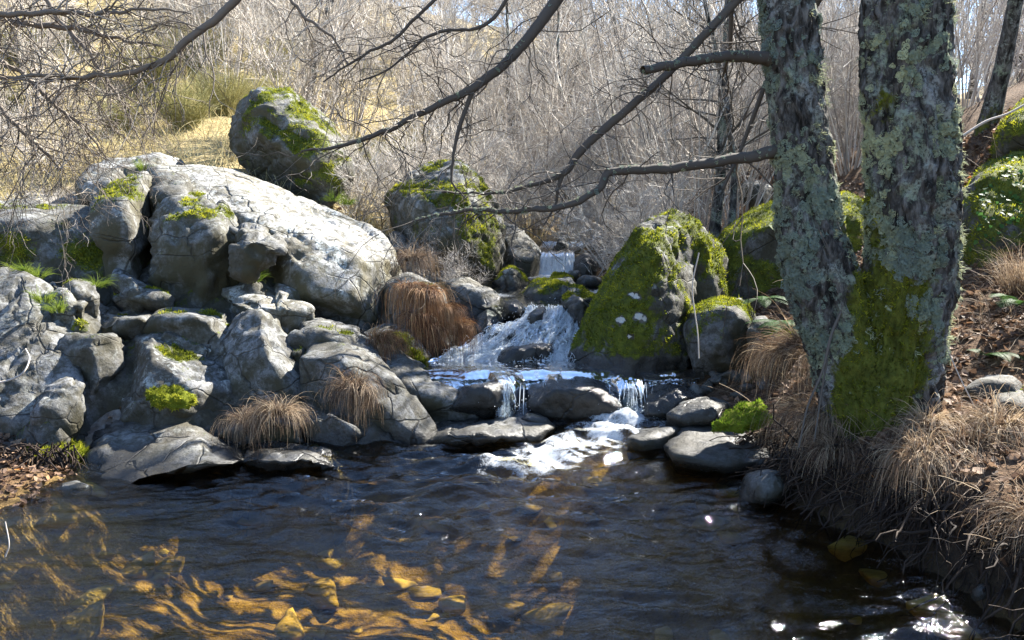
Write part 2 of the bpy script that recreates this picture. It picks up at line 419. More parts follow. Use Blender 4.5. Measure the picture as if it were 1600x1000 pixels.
mb.add(np.stack([gxf, gyf, gzf], 1), Q=np.stack([idx[:-1, :-1], idx[:-1, 1:], idx[1:, 1:], idx[1:, :-1]], -1).reshape(-1, 4))
bed = (1 - sstep(-.04, .05, gzf)) * (gyf < 6.3)
dry = sstep(7.5, 9.5, gyf + 0.6 * fbm(np.stack([gxf, gyf, 0 * gxf], 1), 3)) * (1 - sstep(-.5, 1.5, gxf)) + sstep(14, 22, gyf) * 0.7
put('ground', mb.mesh('ground', attrs={'bed': bed, 'damp': np.maximum((1 - sstep(.75, 1.1, np.abs(gxf - .45))) * sstep(5.3, 5.6, gyf) * (1 - sstep(8, 10, gyf)), sstep(1.2, 1.5, gxf) * (1 - sstep(4.8, 5.3, gyf)) * (1 - sstep(.12, .32, gzf)) * .9), 'stone': sstep(4.6,5.2,gyf)*(1-sstep(8.3,9.5,gyf))*(1-sstep(-.4,.4,gxf)), 'dry': np.clip(dry, 0, 1)}), M['ground'], kind='structure')

# ------------------------------------------------------------------ boulders
_ico = {}
def ico(sub):
    if sub not in _ico:
        bm = bmesh.new(); bmesh.ops.create_icosphere(bm, subdivisions=sub, radius=1)
        _ico[sub] = (unit(np.array([v.co for v in bm.verts])), np.array([[v.index for v in f.verts] for f in bm.faces])); bm.free()
    return _ico[sub]
def normals(V, T):
    fn = np.cross(V[T[:, 1]] - V[T[:, 0]], V[T[:, 2]] - V[T[:, 0]]); N = np.zeros_like(V)
    for k in range(3): np.add.at(N, T[:, k], fn)
    return unit(N)
def hull_rock(pts, sub=5, k=10, amp=0.03, freq=2.5, chips=7, crack=0.0, seed=0, cells=0, step=0.0, facet=.95):
    """rounded, chipped, cracked stone round the given corner points"""
    r = np.random.default_rng(seed + 100); k = 1.7 * k
    pts = np.asarray(pts, float); c = (pts.max(0) + pts.min(0)) / 2; h = (pts.max(0) - pts.min(0)) / 2
    q = (pts - c) / h
    c2 = q.mean(0) * 0.6; q = q - c2
    bm = bmesh.new()
    for p in q: bm.verts.new(p)
    bmesh.ops.convex_hull(bm, input=bm.verts)
    bm.normal_update()
    pl = []
    for f in sorted(bm.faces, key=lambda f_: -f_.calc_area()):
        n = np.array(f.normal); d = float(n @ np.array(f.verts[0].co))
        if d < 0: n, d = -n, -d
        if d > 1e-3 and not any(n @ m > facet for m, e in pl): pl.append((n, d))
    bm.free()
    D, T = ico(sub)
    for j in range(chips):                                   # knocked-off corners
        n = unit(r.normal(size=3) * [.8, 1, 1] + [0, -.5, .2]); s = (q @ n).max(); pl.append((n, s * r.uniform(0.74, 0.95)))
    N = np.array([n for n, d in pl]); dd = np.array([d for n, d in pl])
    gq = np.sort(np.maximum(D @ N.T, 1e-6) / dd, 1)[:, -3:]
    rr = 1.0 / ((gq ** (k * 2.2)).sum(1) ** (1.0 / (k * 2.2)))
    V = (D * rr[:, None] + c2) * h + c
    nn = normals(V, T)
    sz = h.mean()
    w = V + seed * 3.7
    disp = amp * (0.8 * fbm(w * freq / max(sz, .12) * 0.4, 2) + 0.50 * fbm(w * freq * 3.2, 4, 0.62))
    disp -= amp * 0.9 * np.clip(fbm(w * freq * 0.9 + 9, 3) - 0.25, 0, 1)
    if cells:                                                # joints: each block of the stone steps in or out of its neighbours
        qs = (c + (r.random((cells, 3)) * 2 - 1) * h); of = r.uniform(-1, 1, cells)
        ww = V + 0.10 * sz * np.stack([fbm(w * 1.7 + a, 3) for a in (3, 13, 23)], 1)
        an = np.array([1.0, 0.8, 1.5])
        ds = np.sqrt((((ww[:, None] - qs[None]) * an) ** 2).sum(-1)); o2 = np.argsort(ds, 1)[:, :2]
        f1 = np.take_along_axis(ds, o2[:, :1], 1)[:, 0]; f2 = np.take_along_axis(ds, o2[:, 1:], 1)[:, 0]
        e = (f2 - f1) / sz
        bl = 0.5 + 0.5 * sstep(0, .025, e)
        disp += step * (of[o2[:, 0]] * bl + of[o2[:, 1]] * (1 - bl)) - step * 0.7 * np.exp(-(e / 0.03) ** 2)
    if crack:
        for s_ in (0, 31):
            f = noise((w + s_) * np.array([1.5, 1.5, .6]) / max(sz, .3)) + 0.12 * fbm(w * 6 + s_, 3)
            disp -= crack * np.exp(-(f / 0.03) ** 2)
    V = V + nn * disp[:, None]
    return V, T
ROCKS = {}
def moss_tufts(mb, r, V, T, m, nrm, n, ln=0.018, wd=0.011, thr=0.5):
    """small upright shoots on the faces where the moss value is high"""
    fm = m[T].mean(1); ar = np.linalg.norm(np.cross(V[T[:, 1]] - V[T[:, 0]], V[T[:, 2]] - V[T[:, 0]]), axis=1)
    w = ar * sstep(thr - .05, thr + .15, fm)
    if w.sum() < 1e-6: return 0
    n = int(min(n, w.sum() * 9000))
    if n < 10: return 0
    fi = r.choice(len(T), n, p=w / w.sum()); a = r.random((n, 2)); fl = a.sum(1) > 1; a[fl] = 1 - a[fl]
    t = T[fi]; p = V[t[:, 0]] + (V[t[:, 1]] - V[t[:, 0]]) * a[:, :1] + (V[t[:, 2]] - V[t[:, 0]]) * a[:, 1:]
    nn = nrm[t[:, 0]]
    cl = fbm(p * 14, 3)
    d = unit(nn + r.normal(size=(n, 3)) * 0.45 + [0, 0, .25]); s = unit(np.cross(d, r.normal(size=(n, 3))))
    L = ln * r.uniform(.5, 1.4, n) * (1 + 0.9 * np.clip(cl, -.6, 1)); W = wd * r.uniform(.6, 1.3, n)
    b = p - nn * 0.003
    v = np.stack([b - s * W[:, None] / 2, b + s * W[:, None] / 2, b + d * L[:, None]], 1)
    mb.add(v.reshape(-1, 3), T=np.arange(n * 3).reshape(-1, 3), A=np.repeat(np.clip(.42 + .4 * cl + .45 * fbm(p * 3.3 + 5, 2) + r.normal(size=n) * .16, 0, 1), 3))
    return n
def rock(name, label, outline, yf, yb, crest=None, k=10, sub=5, amp=0.03, freq=2.5, chips=9, crack=0.0, moss=-0.4, lich=0.7, water=None, tufts=5000,
         category='boulder', group=None, sink=0.28, back=0.8, mdir=(0, 0, 1), extra=(), seed=None, wetall=0.0, cells=None, step=None, alg_shade=None, spots=(), dark=1.0):
    """outline: the stone's silhouette in photo pixels; yf / yb: its near and far reach up the valley; crest: where its top turns into its front"""
    seed = len(ROCKS) if seed is None else seed
    o = np.array(outline, float); gr = 1.13 if group == G2 else 1.05 if group == G1 else 1.0; oc = o.mean(0); o = oc + (o - oc) * gr
    if group == G1 and cells is None: cells, step = 26, .042
    if group == G2 and cells is None: cells, step = 11, .030
    alg_shade = (.75 if lich > .8 else .9) if alg_shade is None else alg_shade; alg_shade = min(1, alg_shade * 1.25) if group == G1 else alg_shade; shade_tone = 1.08 if group == G1 else .60 if group == G2 else .50 if group == G4 else .42 if group == G3 else .68  # lower outcrop and bank rocks darkened: their shade put into the colour
    k = k * 1.35 if group == G2 else k
    v0, v1 = o[:, 1].min(), o[:, 1].max(); D = yb - yf
    cu, cv = o.mean(0); pts = []
    for u, v in o:
        h = (v1 - v) / (v1 - v0)
        pts.append(P(u, v, yf + D * (0.12 + 0.58 * h)))
        pts.append(P(cu + (u - cu) * back, cv + (v - cv) * back, yb))
        if crest is None: pts.append(P(cu + (u - cu) * 0.55, cv + (v - cv) * 0.55, yf + D * 0.1 * h))
    for c in (crest or ()): pts.append(P(c[0], c[1], yf + D * (c[2] if len(c) > 2 else 0.04)))
    for e in extra: pts.append(P(*e))
    pts = np.array(pts)
    low = pts[pts[:, 2] < pts[:, 2].min() + 0.25 * np.ptp(pts[:, 2])].copy(); low[:, 2] -= sink; lc = low.mean(0); low[:, :2] = lc[:2] + (low[:, :2] - lc[:2]) * 1.08
    cells = (16 if sub >= 6 else 7) if cells is None else cells
    V, T = hull_rock(np.concatenate([pts, low]), sub, k, amp, freq, chips, crack, seed, cells, amp * .8 if step is None else step, .88 if group in (G1, G2) else .95)
    nrm = normals(V, T)
    md = unit(np.array(mdir, float))
    moss = moss + (.22 if group == G4 and moss > .15 else 0)
    m = moss + 0.38 * (nrm @ md - 0.35) + 0.42 * fbm(V * 2.3 + seed, 4, .6)
    m = np.clip(m, 0, 1)
    wet = np.full(len(V), wetall)
    if water is not None: wet = np.maximum(wet, 1 - sstep(water + .03, water + .14, V[:, 2] + .05 * fbm(V * 5, 3)))
    m = m * (1 - sstep(.5, .9, wet) * 0.8)
    spot = np.zeros(len(V))
    if spots:
        rel = V - [0, 0, CAMZ]; dep = rel[:, 1] * CP - rel[:, 2] * SP
        pu = 800 + FPX * rel[:, 0] / dep; pv = 500 - FPX * (rel[:, 1] * SP + rel[:, 2] * CP) / dep
        for su, sv, sr in spots: spot = np.maximum(spot, np.exp(-((pu - su) ** 2 + 2 * (pv - sv) ** 2) / sr ** 2) * (nrm[:, 1] < .2))
        m = m * (1 - sstep(.3, .6, spot))
    base = np.array([V[:, 0].mean(), V[:, 1].mean(), V[:, 2].min()])
    mb = MB(); mb.add(V, T=T)
    me = mb.mesh(name, base, {'moss': m, 'spot': spot, 'tone': np.full(len(V), shade_tone * dark), 'wet': wet, 'lich': lich * (.35 + .75 * sstep(-.1, .7, nrm[:, 2])), 'alg': np.clip(alg_shade * (1.25 - .8 * sstep(.1, .8, nrm[:, 2])) + .25 * fbm(V * 1.3 + seed, 2), 0, 1)})  # lichen on tops and algae on fronts also paint sunlit and shaded faces
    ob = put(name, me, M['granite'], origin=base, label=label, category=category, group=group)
    r = np.random.default_rng(seed + 900); mt = MB()
    if tufts and moss_tufts(mt, r, V, T, m, nrm, tufts):
        put('moss', mt.mesh('moss', base, smooth=False), M['moss'], parent=ob, kind='stuff')
    ROCKS[label] = (V, T, nrm, base, ob)
    return ob

G1 = 'blocks of the upper outcrop'; G2 = 'worn rocks of the lower outcrop'; G3 = 'stones in the stream'; G4 = 'rocks of the shaded bank'
B = 'boulder'
# upper outcrop
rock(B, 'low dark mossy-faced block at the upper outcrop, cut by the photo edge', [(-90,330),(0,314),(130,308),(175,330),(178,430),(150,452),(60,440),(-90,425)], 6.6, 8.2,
     crest=[(-90,348),(60,346),(165,350)], k=14, sub=5, amp=.035, crack=.03, alg_shade=1, dark=.55, moss=.2, mdir=(0,-.8,.5), lich=.5, group=G1)
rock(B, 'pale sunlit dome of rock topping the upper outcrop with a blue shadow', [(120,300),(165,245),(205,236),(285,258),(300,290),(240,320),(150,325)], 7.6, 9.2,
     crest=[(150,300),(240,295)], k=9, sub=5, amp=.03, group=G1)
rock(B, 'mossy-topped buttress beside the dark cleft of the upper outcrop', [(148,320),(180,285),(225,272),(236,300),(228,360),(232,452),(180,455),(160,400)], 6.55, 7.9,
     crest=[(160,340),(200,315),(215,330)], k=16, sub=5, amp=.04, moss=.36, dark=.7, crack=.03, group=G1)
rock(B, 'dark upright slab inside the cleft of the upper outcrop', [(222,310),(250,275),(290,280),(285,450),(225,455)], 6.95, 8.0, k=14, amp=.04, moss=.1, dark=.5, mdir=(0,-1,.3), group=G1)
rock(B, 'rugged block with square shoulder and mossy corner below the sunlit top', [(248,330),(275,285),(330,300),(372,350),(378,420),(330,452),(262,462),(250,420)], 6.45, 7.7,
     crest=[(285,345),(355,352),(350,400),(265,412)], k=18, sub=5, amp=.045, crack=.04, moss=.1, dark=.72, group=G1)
rock(B, 'hooked brown overhanging block jutting from the upper outcrop', [(368,352),(405,348),(440,368),(446,384),(418,412),(392,436),(370,432)], 6.3, 7.3,
     crest=[(372,372),(425,380),(438,386)], k=18, amp=.03, moss=-.05, lich=.3, sink=0, dark=.6, group=G1)
rock(B, 'great sunlit granite slab sloping down to a blunt prow', [(262,268),(330,262),(410,282),(500,318),(572,352),(612,395),(638,440),(612,480),(572,516),(480,498),(400,460),(340,380),(280,320)], 6.55, 9.0,
     crest=[(290,300,.38),(370,340,.25),(455,380,.08),(585,400,.02),(600,450,.03),(430,450,.1),(565,490,.0)], k=18, sub=6, amp=.022, crack=.03, moss=-.16, lich=1, sink=.1, cells=20, step=.032, group=G1)
rock(B, 'flat grey prism of rock lying at the foot of the great slab', [(350,452),(415,442),(470,462),(490,482),(484,502),(400,494),(355,470)], 6.2, 7.0, crest=[(365,470),(440,492),(482,494)], k=20, amp=.012, moss=-.2, group=G1)
rock(B, 'perched round boulder with mossy crown tilting above the outcrop', [(403,124),(455,135),(500,168),(530,212),(552,256),(548,296),(512,312),(460,292),(400,268),(363,236),(350,204),(366,163)], 8.7, 10.3,
     crest=[(410,165,.1),(480,225,.0),(520,280,.1),(400,225,.02)], k=9, sub=6, amp=.05, moss=.34, alg_shade=1, lich=.4, mdir=(.4,-.6,.6), tufts=9000, sink=.1)
rock(B, 'tall egg-shaped boulder with yellow moss and a twiggy bush in front', [(620,262),(660,243),(720,250),(765,275),(790,330),(795,390),(770,435),(735,442),(680,428),(640,392),(615,342),(605,292)], 8.6, 10.2,
     k=8, sub=6, amp=.045, moss=.34, alg_shade=1, lich=.5, mdir=(.5,-.6,.5), tufts=9000, sink=.05)
rock(B, 'white sunlit boulder leaning beside the small upper fall', [(780,345),(798,345),(832,375),(846,398),(842,424),(795,424),(775,405)], 9.6, 11.2, crest=[(795,400),(840,405)], k=12, amp=.03, lich=1)
rock(B, 'small dark stone with a mossy rim under the egg-shaped boulder', [(768,438),(780,420),(800,414),(818,428),(822,446),(775,449)], 8.6, 9.3, k=8, moss=.3, water=.66, category='stone')
rock(B, 'small pale stone behind the red-brown sedge', [(598,380),(612,362),(632,362),(642,388),(630,402),(604,398)], 8.6, 9.2, k=12, category='stone')
rock(B, 'sunlit rubble stone tucked behind the great slab', [(570,372),(586,358),(602,362),(606,384),(580,390)], 8.9, 9.4, k=12, category='stone')
rock(B, 'dark rock carrying the long red-brown sedge', [(585,440),(640,425),(690,450),(722,520),(715,575),(650,580),(600,520)], 6.5, 7.8, k=10, moss=.12, mdir=(0,-1,.2), water=.36, lich=.4)
rock(B, 'rounded blue-grey boulder left of the cascade top', [(694,440),(715,430),(760,448),(786,468),(786,505),(740,510),(700,500)], 7.3, 8.4, k=7, amp=.025, water=.6, lich=.5)
rock(B, 'smooth dark boulder at the cascade edge', [(733,520),(742,490),(765,477),(790,490),(796,540),(750,545),(735,540)], 6.8, 7.5, k=7, amp=.02, moss=.1, water=.55, lich=.2, sink=.3)
rock(B, 'mossy sedge-hung bank stone beside the foaming base', [(560,520),(600,503),(650,520),(668,560),(690,578),(640,590),(590,560)], 6.2, 7.0, k=12, moss=.2, lich=.5)
# stream stones
S = 'stream_stone'
rock(S, 'broad mossy stone splitting the stream above the cascade', [(806,455),(850,434),(890,430),(905,445),(895,474),(830,478)], 7.7, 8.5, k=9, amp=.02, moss=.38, water=.60, category='stone', group=G3)
rock(S, 'mossy hump stone right of the broad mid-stream stone', [(868,468),(890,448),(912,450),(932,464),(930,480),(880,482)], 7.4, 8.0, k=9, amp=.02, moss=.42, water=.60, category='stone', group=G3)
rock(S, 'dark oblong mossy-backed stone at the cascade lip', [(880,474),(893,462),(912,474),(930,490),(932,505),(916,518),(893,500)], 6.75, 7.3, k=8, amp=.015, moss=.3, wetall=.5, water=.62, category='stone', group=G3)
rock(S, 'slanting wet stone in the middle of the cascade lip', [(812,508),(836,480),(858,474),(856,488),(832,508)], 6.8, 7.3, k=10, amp=.015, moss=.22, wetall=.7, category='stone', group=G3)
rock(S, 'black wet stone under the left trickle of the cascade lip', [(782,492),(788,470),(806,468),(820,480),(816,496)], 6.95, 7.5, k=9, amp=.015, wetall=1, category='stone', group=G3)
rock(S, 'round black stone beside the small upper fall', [(894,424),(896,402),(912,394),(930,404),(934,424)], 9.6, 10.6, k=8, amp=.02, wetall=.6, category='stone', group=G3)
rock(S, 'brown leaf-covered stone above the small upper fall', [(866,392),(868,378),(880,372),(888,384),(886,394)], 10.6, 11.2, k=9, wetall=.2, category='stone', group=G3)
rock(S, 'tiny white stone below the small upper fall', [(886,434),(893,425),(904,426),(906,434)], 9.1, 9.5, k=9, sub=4, category='stone', group=G3)
rock(S, 'low mossy stone in front of the small upper fall', [(858,436),(866,428),(884,427),(896,436)], 8.8, 9.3, k=9, sub=4, moss=.5, category='stone', group=G3)
rock(S, 'flat brown stone right of the small upper fall', [(902,440),(914,429),(936,432),(944,442)], 8.6, 9.3, k=9, sub=4, wetall=.4, category='stone', group=G3)
rock(S, 'black hump of rock veiled by the main cascade', [(758,580),(778,548),(820,530),(866,528),(874,556),(860,580)], 6.25, 7.0, k=9, amp=.03, wetall=1, category='stone', group=G3)
rock(S, 'left black ledge rock under the lower fall', [(700,634),(712,596),(762,590),(800,594),(812,634),(760,646)], 5.45, 6.1, k=12, amp=.025, wetall=1, moss=-.1, category='stone', group=G3)
rock(S, 'middle black ledge rock dividing the lower fall', [(820,642),(832,602),(880,590),(935,594),(966,610),(976,646),(900,654)], 5.38, 6.1, k=9, amp=.025, wetall=1, category='stone', group=G3)
rock(S, 'right black ledge rock beside the lower fall', [(1000,652),(1002,604),(1026,590),(1070,594),(1100,620),(1060,658)], 5.35, 6.1, k=10, amp=.025, wetall=.9, category='stone', group=G3)
rock(S, 'thin mossy ledge stone at the pool outlet', [(812,655),(822,644),(848,650),(866,664),(850,670)], 5.3, 5.6, k=10, amp=.012, moss=.45, water=.05, category='stone', group=G3)
# lower outcrop
L = 'rock'
rock(L, 'long dappled slab sloping at the edge of the lower outcrop', [(-80,445),(20,432),(62,452),(102,512),(122,600),(124,660),(60,696),(-80,700)], 4.95, 6.6,
     crest=[(-80,560,.18),(40,560,.16),(105,640,.05),(20,680,.0)], k=14, sub=6, amp=.028, crack=.04, moss=-.12, lich=.5, group=G2)
rock(L, 'dark mossy wedge between the dappled slab and the humped rock', [(104,528),(140,514),(186,518),(192,548),(168,600),(122,606),(108,570)], 5.35, 6.2, k=14, amp=.03, moss=.12, lich=.6, group=G2)
rock(L, 'squat corner rock above the roots by the pool', [(62,640),(90,600),(118,594),(120,650),(110,690),(66,690)], 4.95, 5.5, k=14, amp=.02, moss=0, group=G2)
rock(L, 'humped rock with moss tuft and pale lichen spots', [(184,606),(200,555),(236,524),(285,520),(330,555),(356,606),(346,642),(318,664),(210,650)], 5.05, 6.2,
     crest=[(215,600,.03),(250,560,.12),(330,600,.06),(320,645,.0)], k=11, sub=6, amp=.03, moss=.10, lich=1, group=G2)
rock(L, 'broad grey foot of rock running under the pool', [(142,745),(150,690),(180,645),(250,636),(318,655),(352,690),(386,712),(330,730),(220,756),(155,768)], 4.15, 6.2,
     crest=[(160,748,.03),(240,738,.05),(320,722,.08)], k=12, sub=5, amp=.025, crack=.03, moss=-.05, water=.0, lich=.4, group=G2, sink=.25)
rock(L, 'brown split block behind the humped rock', [(142,500),(160,486),(226,482),(240,505),(228,522),(160,524)], 5.8, 6.5, k=16, amp=.02, moss=-.05, lich=.3, group=G2)
rock(L, 'brown slab with moss cap behind the humped rock', [(222,520),(226,488),(290,482),(340,500),(366,545),(350,568),(290,540)], 5.7, 6.6, k=12, amp=.025, moss=.05, lich=.4, group=G2)
rock(L, 'small stone with a yellow moss top on the upper ledge', [(184,466),(192,452),(230,450),(272,466),(262,474)], 6.1, 6.7, k=10, sub=4, amp=.015, moss=.25, group=G2, category='stone')
rock(L, 'tall rounded rib of rock above the sedge tuft', [(344,520),(356,490),(392,472),(428,490),(452,545),(478,606),(470,632),(410,640),(356,620),(350,570)], 5.3, 6.5,
     crest=[(370,560,.05),(410,530,.15),(465,612,.02),(380,620,.0)], k=11, sub=5, amp=.03, crack=.02, moss=-.02, lich=.6, group=G2)
rock(L, 'flat sunlit shelf at the foot of the great slab', [(432,515),(462,500),(520,506),(578,530),(580,552),(500,548),(445,540)], 5.8, 6.8, k=14, amp=.02, moss=.05, lich=.5, group=G2)
rock(L, 'striped inner ledge behind the small tuft', [(455,600),(462,540),(492,535),(500,575),(488,620)], 5.6, 6.3, k=14, amp=.02, moss=.08, group=G2)
rock(L, 'dark-fronted wedge of rock with a bright sunlit edge', [(486,600),(498,545),(540,538),(590,570),(632,615),(668,662),(670,690),(610,694),(540,684),(490,650)], 5.15, 6.2,
     crest=[(505,570,.05),(560,580,.02),(610,625,.0),(655,672,.0)], k=16, sub=5, amp=.025, moss=-.05, lich=.4, water=0, group=G2)
rock(L, 'smooth pale slab sloping to the cascade pool', [(548,548),(590,543),(660,570),(725,606),(765,640),(720,660),(660,650),(600,600)], 5.45, 6.7,
     crest=[(600,585,.2),(670,640,.03),(735,650,.02)], k=12, sub=5, amp=.02, moss=-.2, lich=.3, group=G2)
rock(L, 'low pale shelf at the mouth of the chute', [(640,682),(690,662),(760,650),(815,656),(858,670),(838,686),(740,696),(655,699)], 4.9, 6.2, crest=[(660,684),(740,684),(830,676)], k=12, sub=5, amp=.022, crack=.02, moss=-.2, water=-.01, lich=.3, group=G2, sink=.25)
rock(L, 'smooth tongue of rock between the two sedge tufts', [(474,650),(490,636),(530,662),(572,682),(580,696),(530,708),(486,700)], 5.0, 5.6, k=9, amp=.012, water=.0, lich=.2, group=G2, sink=.25)
rock(L, 'low cracked rock at the waterline below the large tuft', [(378,722),(400,700),(450,696),(500,708),(545,718),(520,730),(430,736)], 4.5, 5.15, k=10, amp=.015, crack=.02, water=.01, lich=.2, group=G2, sink=.25)
rock(L, 'grey rock under the large sedge tuft', [(330,690),(370,640),(440,640),(485,660),(490,705),(400,715)], 5.0, 5.8, k=10, amp=.02, lich=.3, group=G2)
rock(L, 'sharp little grey stone in the dark corner below the cleft', [(176,446),(184,424),(200,432),(226,446),(205,455)], 6.2, 6.6, k=18, sub=4, amp=.012, group=G2, category='stone')
rock(L, 'loose angular stone on the leafy ledge', [(98,452),(112,438),(150,446),(140,466),(108,464)], 5.9, 6.3, k=20, sub=4, amp=.012, moss=.1, group=G2, category='stone')
rock(L, 'smaller angular stone below the loose one', [(104,478),(118,464),(136,474),(130,486)], 5.75, 6.1, k=20, sub=4, amp=.01, group=G2, category='stone')
rock(L, 'lichened rubble edge of the dappled slab', [(60,450),(80,440),(110,475),(134,510),(128,525),(100,512)], 5.7, 6.4, k=16, sub=5, amp=.03, moss=.15, lich=.9, group=G2)
rock('stone', 'oval white stone on the bank by the pool', [(84,764),(96,753),(126,750),(146,760),(140,772),(100,776)], 4.25, 4.5, k=7, sub=4, amp=.006, lich=1, category='stone', sink=.03)
# shaded bank
rock(B, 'steep moss-draped boulder with white lichen spots beside the cascade', [(880,570),(896,530),(926,470),(952,415),(982,362),(1016,334),(1062,320),(1100,342),(1094,400),(1080,470),(1072,545),(1046,584),(930,588)], 5.9, 7.4,
     crest=[(925,540,.03),(985,430,.12),(1035,375,.2),(1040,540,.0),(1000,560,.0)], k=11, sub=6, amp=.04, moss=.36, mdir=(-.5,-.3,.6), water=.34, lich=1, spots=[(994,463,7),(986,460,5),(970,500,9),(998,494,9),(1006,499,6),(985,527,5)], tufts=14000, group=G4, sink=.25)
rock(B, 'shadowed mossy rock wedged behind the moss-draped boulder', [(1042,420),(1060,352),(1092,336),(1122,370),(1132,440),(1128,500),(1060,510)], 6.5, 7.6, k=10, amp=.04, moss=.3, lich=.3, tufts=8000, group=G4)
rock(B, 'mossy boulder with a glowing top behind the twin trunk', [(1104,420),(1130,355),(1165,325),(1215,312),(1262,318),(1290,350),(1280,440),(1200,475),(1110,470)], 6.9, 8.4,
     crest=[(1140,375,.1),(1210,350,.1),(1260,370,.1)], k=11, sub=5, amp=.04, moss=.36, tufts=12000, lich=1, group=G4)
rock(B, 'round moss-covered boulder glimpsed between the two trunks', [(1286,370),(1292,318),(1320,303),(1350,315),(1360,370),(1340,420),(1290,410)], 7.0, 8.2, k=9, amp=.03, moss=.5, tufts=6000, group=G4)
rock(B, 'brown round boulder wearing a moss cap below the ferns', [(1062,515),(1076,480),(1110,462),(1160,460),(1185,490),(1182,540),(1150,558),(1090,556)], 5.75, 6.7, k=8, sub=5, amp=.025, moss=.2, lich=.2, group=G4, sink=.2)
rock(B, 'small grey upright stone at the fern', [(1168,520),(1180,496),(1205,492),(1214,520),(1200,548),(1176,545)], 5.6, 6.1, k=9, amp=.012, moss=.0, group=G4)
rock(B, 'rounded green-grey stone in front of the fern', [(1180,556),(1190,525),(1220,508),(1248,512),(1258,540),(1230,562)], 5.35, 5.9, k=8, amp=.015, moss=.18, group=G4)
rock(B, 'smooth blue slab dipping into the pool', [(1030,694),(1060,668),(1120,652),(1195,652),(1235,690),(1222,726),(1140,744),(1060,726)], 4.4, 5.7, crest=[(1050,716),(1140,732),(1215,716)], k=12, sub=5, amp=.010, chips=1, crack=.02, wetall=.25, water=.02, lich=.1, group=G4, sink=.3)
rock(B, 'dark wet flat rock behind the bright moss cushion', [(1040,648),(1062,628),(1110,620),(1142,634),(1130,655),(1070,664)], 5.0, 5.7, k=9, amp=.015, wetall=.6, moss=-.1, group=G4, sink=.25)
rock(B, 'low blue wet shelf beside the chute', [(975,692),(1000,678),(1035,668),(1068,674),(1055,692),(1010,700)], 4.9, 5.4, k=9, amp=.012, wetall=.5, lich=.1, group=G4, sink=.3)
rock(B, 'grey stone standing in the pool edge under the roots', [(1154,782),(1165,748),(1196,726),(1228,732),(1236,770),(1200,790)], 4.0, 4.5, k=8, amp=.015, water=0, lich=.2, group=G4, sink=.2)
rock(B, 'stone half buried under the big sedge', [(1336,770),(1344,738),(1372,728),(1400,745),(1396,775)], 3.8, 4.3, k=9, sub=4, amp=.012, group=G4)
rock(B, 'tan angular rock at the waterline of the shaded bank', [(1444,856),(1462,826),(1510,818),(1534,828),(1512,862),(1476,892)], 3.25, 3.7, crest=[(1460,850),(1505,848)], k=16, amp=.014, moss=-.05, lich=.4, group=G4, sink=.15)
rock(B, 'small brown stone at the corner of the pool', [(1508,905),(1520,886),(1545,884),(1556,905),(1535,925)], 3.05, 3.35, k=8, sub=4, amp=.01, wetall=.4, group=G4)
rock(B, 'small dark blue wet stone in the shallows', [(1518,925),(1530,908),(1552,910),(1556,930)], 2.95, 3.2, k=8, sub=4, amp=.008, wetall=.8, group=G4)
rock(B, 'grey-blue stone cut by the photo edge', [(1564,920),(1572,890),(1600,878),(1650,890),(1650,945),(1590,950)], 2.85, 3.3, k=8, amp=.012, lich=.2, group=G4)
rock(B, 'large moss-green boulder with ivy on the slope', [(1490,370),(1505,300),(1540,255),(1600,232),(1680,250),(1690,420),(1540,430),(1495,415)], 5.9, 7.6, k=9, sub=5, amp=.04, moss=.42, tufts=14000, group=G4)
rock(B, 'mossy boulder higher on the slope at the photo edge', [(1566,215),(1572,175),(1600,152),(1660,160),(1665,225),(1600,235)], 7.0, 8.2, k=9, amp=.03, moss=.4, tufts=6000, group=G4)
rock(B, 'flat grey stone half sunk in the leaf litter', [(1508,612),(1530,592),(1585,586),(1610,600),(1600,622),(1530,626)], 4.1, 4.6, k=12, amp=.012, lich=.3, group=G4)
rock(B, 'grey-green stone below the flat grey stone', [(1540,648),(1556,618),(1600,612),(1640,630),(1630,655)], 3.85, 4.3, k=9, amp=.012, moss=.1, lich=.3, group=G4)
rock(B, 'pale boulder behind the brush right of the stream', [(1150,305),(1160,285),(1190,278),(1204,296),(1200,315)], 9.5, 10.5, k=10, group=G4)
rock(B, 'dark boulder in the brush behind the moss-draped one', [(950,350),(960,335),(1000,330),(1010,352),(990,368)], 10.5, 11.6, k=10, group=G4)
# bedrock joining the blocks of the outcrops: a jointed sheet a little below their tops
bx_, by_ = np.arange(-5.6, -.05, .029), np.arange(4.6, 8.0, .029); BX, BY = np.meshgrid(bx_, by_); Hm = np.full(BX.shape, -9.0)
for lb, (V, T, nrm, base, ob) in ROCKS.items():
    if ob.get('group') in (G1, G2):
        ii = np.round((V[:, 1] - 4.6) / .029).astype(int); jj = np.round((V[:, 0] + 5.6) / .029).astype(int); ok = (ii >= 0) & (ii < BX.shape[0]) & (jj >= 0) & (jj < BX.shape[1])
        np.maximum.at(Hm, (ii[ok], jj[ok]), V[ok, 2])
val = (Hm > -5).astype(float); Hs = np.where(val > 0, Hm, 0.0); Wt = val.copy()
ker = np.exp(-(np.arange(-8, 9) / 3.9) ** 2); ker /= ker.sum()
for ax in (0, 1):
    Hs = np.apply_along_axis(lambda v_: np.convolve(v_, ker, 'same'), ax, Hs); Wt = np.apply_along_axis(lambda v_: np.convolve(v_, ker, 'same'), ax, Wt)
Hf = Hs / np.maximum(Wt, 1e-4); q_ = np.stack([BX.ravel(), BY.ravel(), Hf.ravel()], 1)
stp = np.round(fbm(q_ * np.array([2.2, 2.6, 1.5]), 2) * 4) / 4 * .10 + .03 * fbm(q_ * 9, 4, .6)
g0 = ground_z(BX.ravel(), BY.ravel()).reshape(BX.shape)
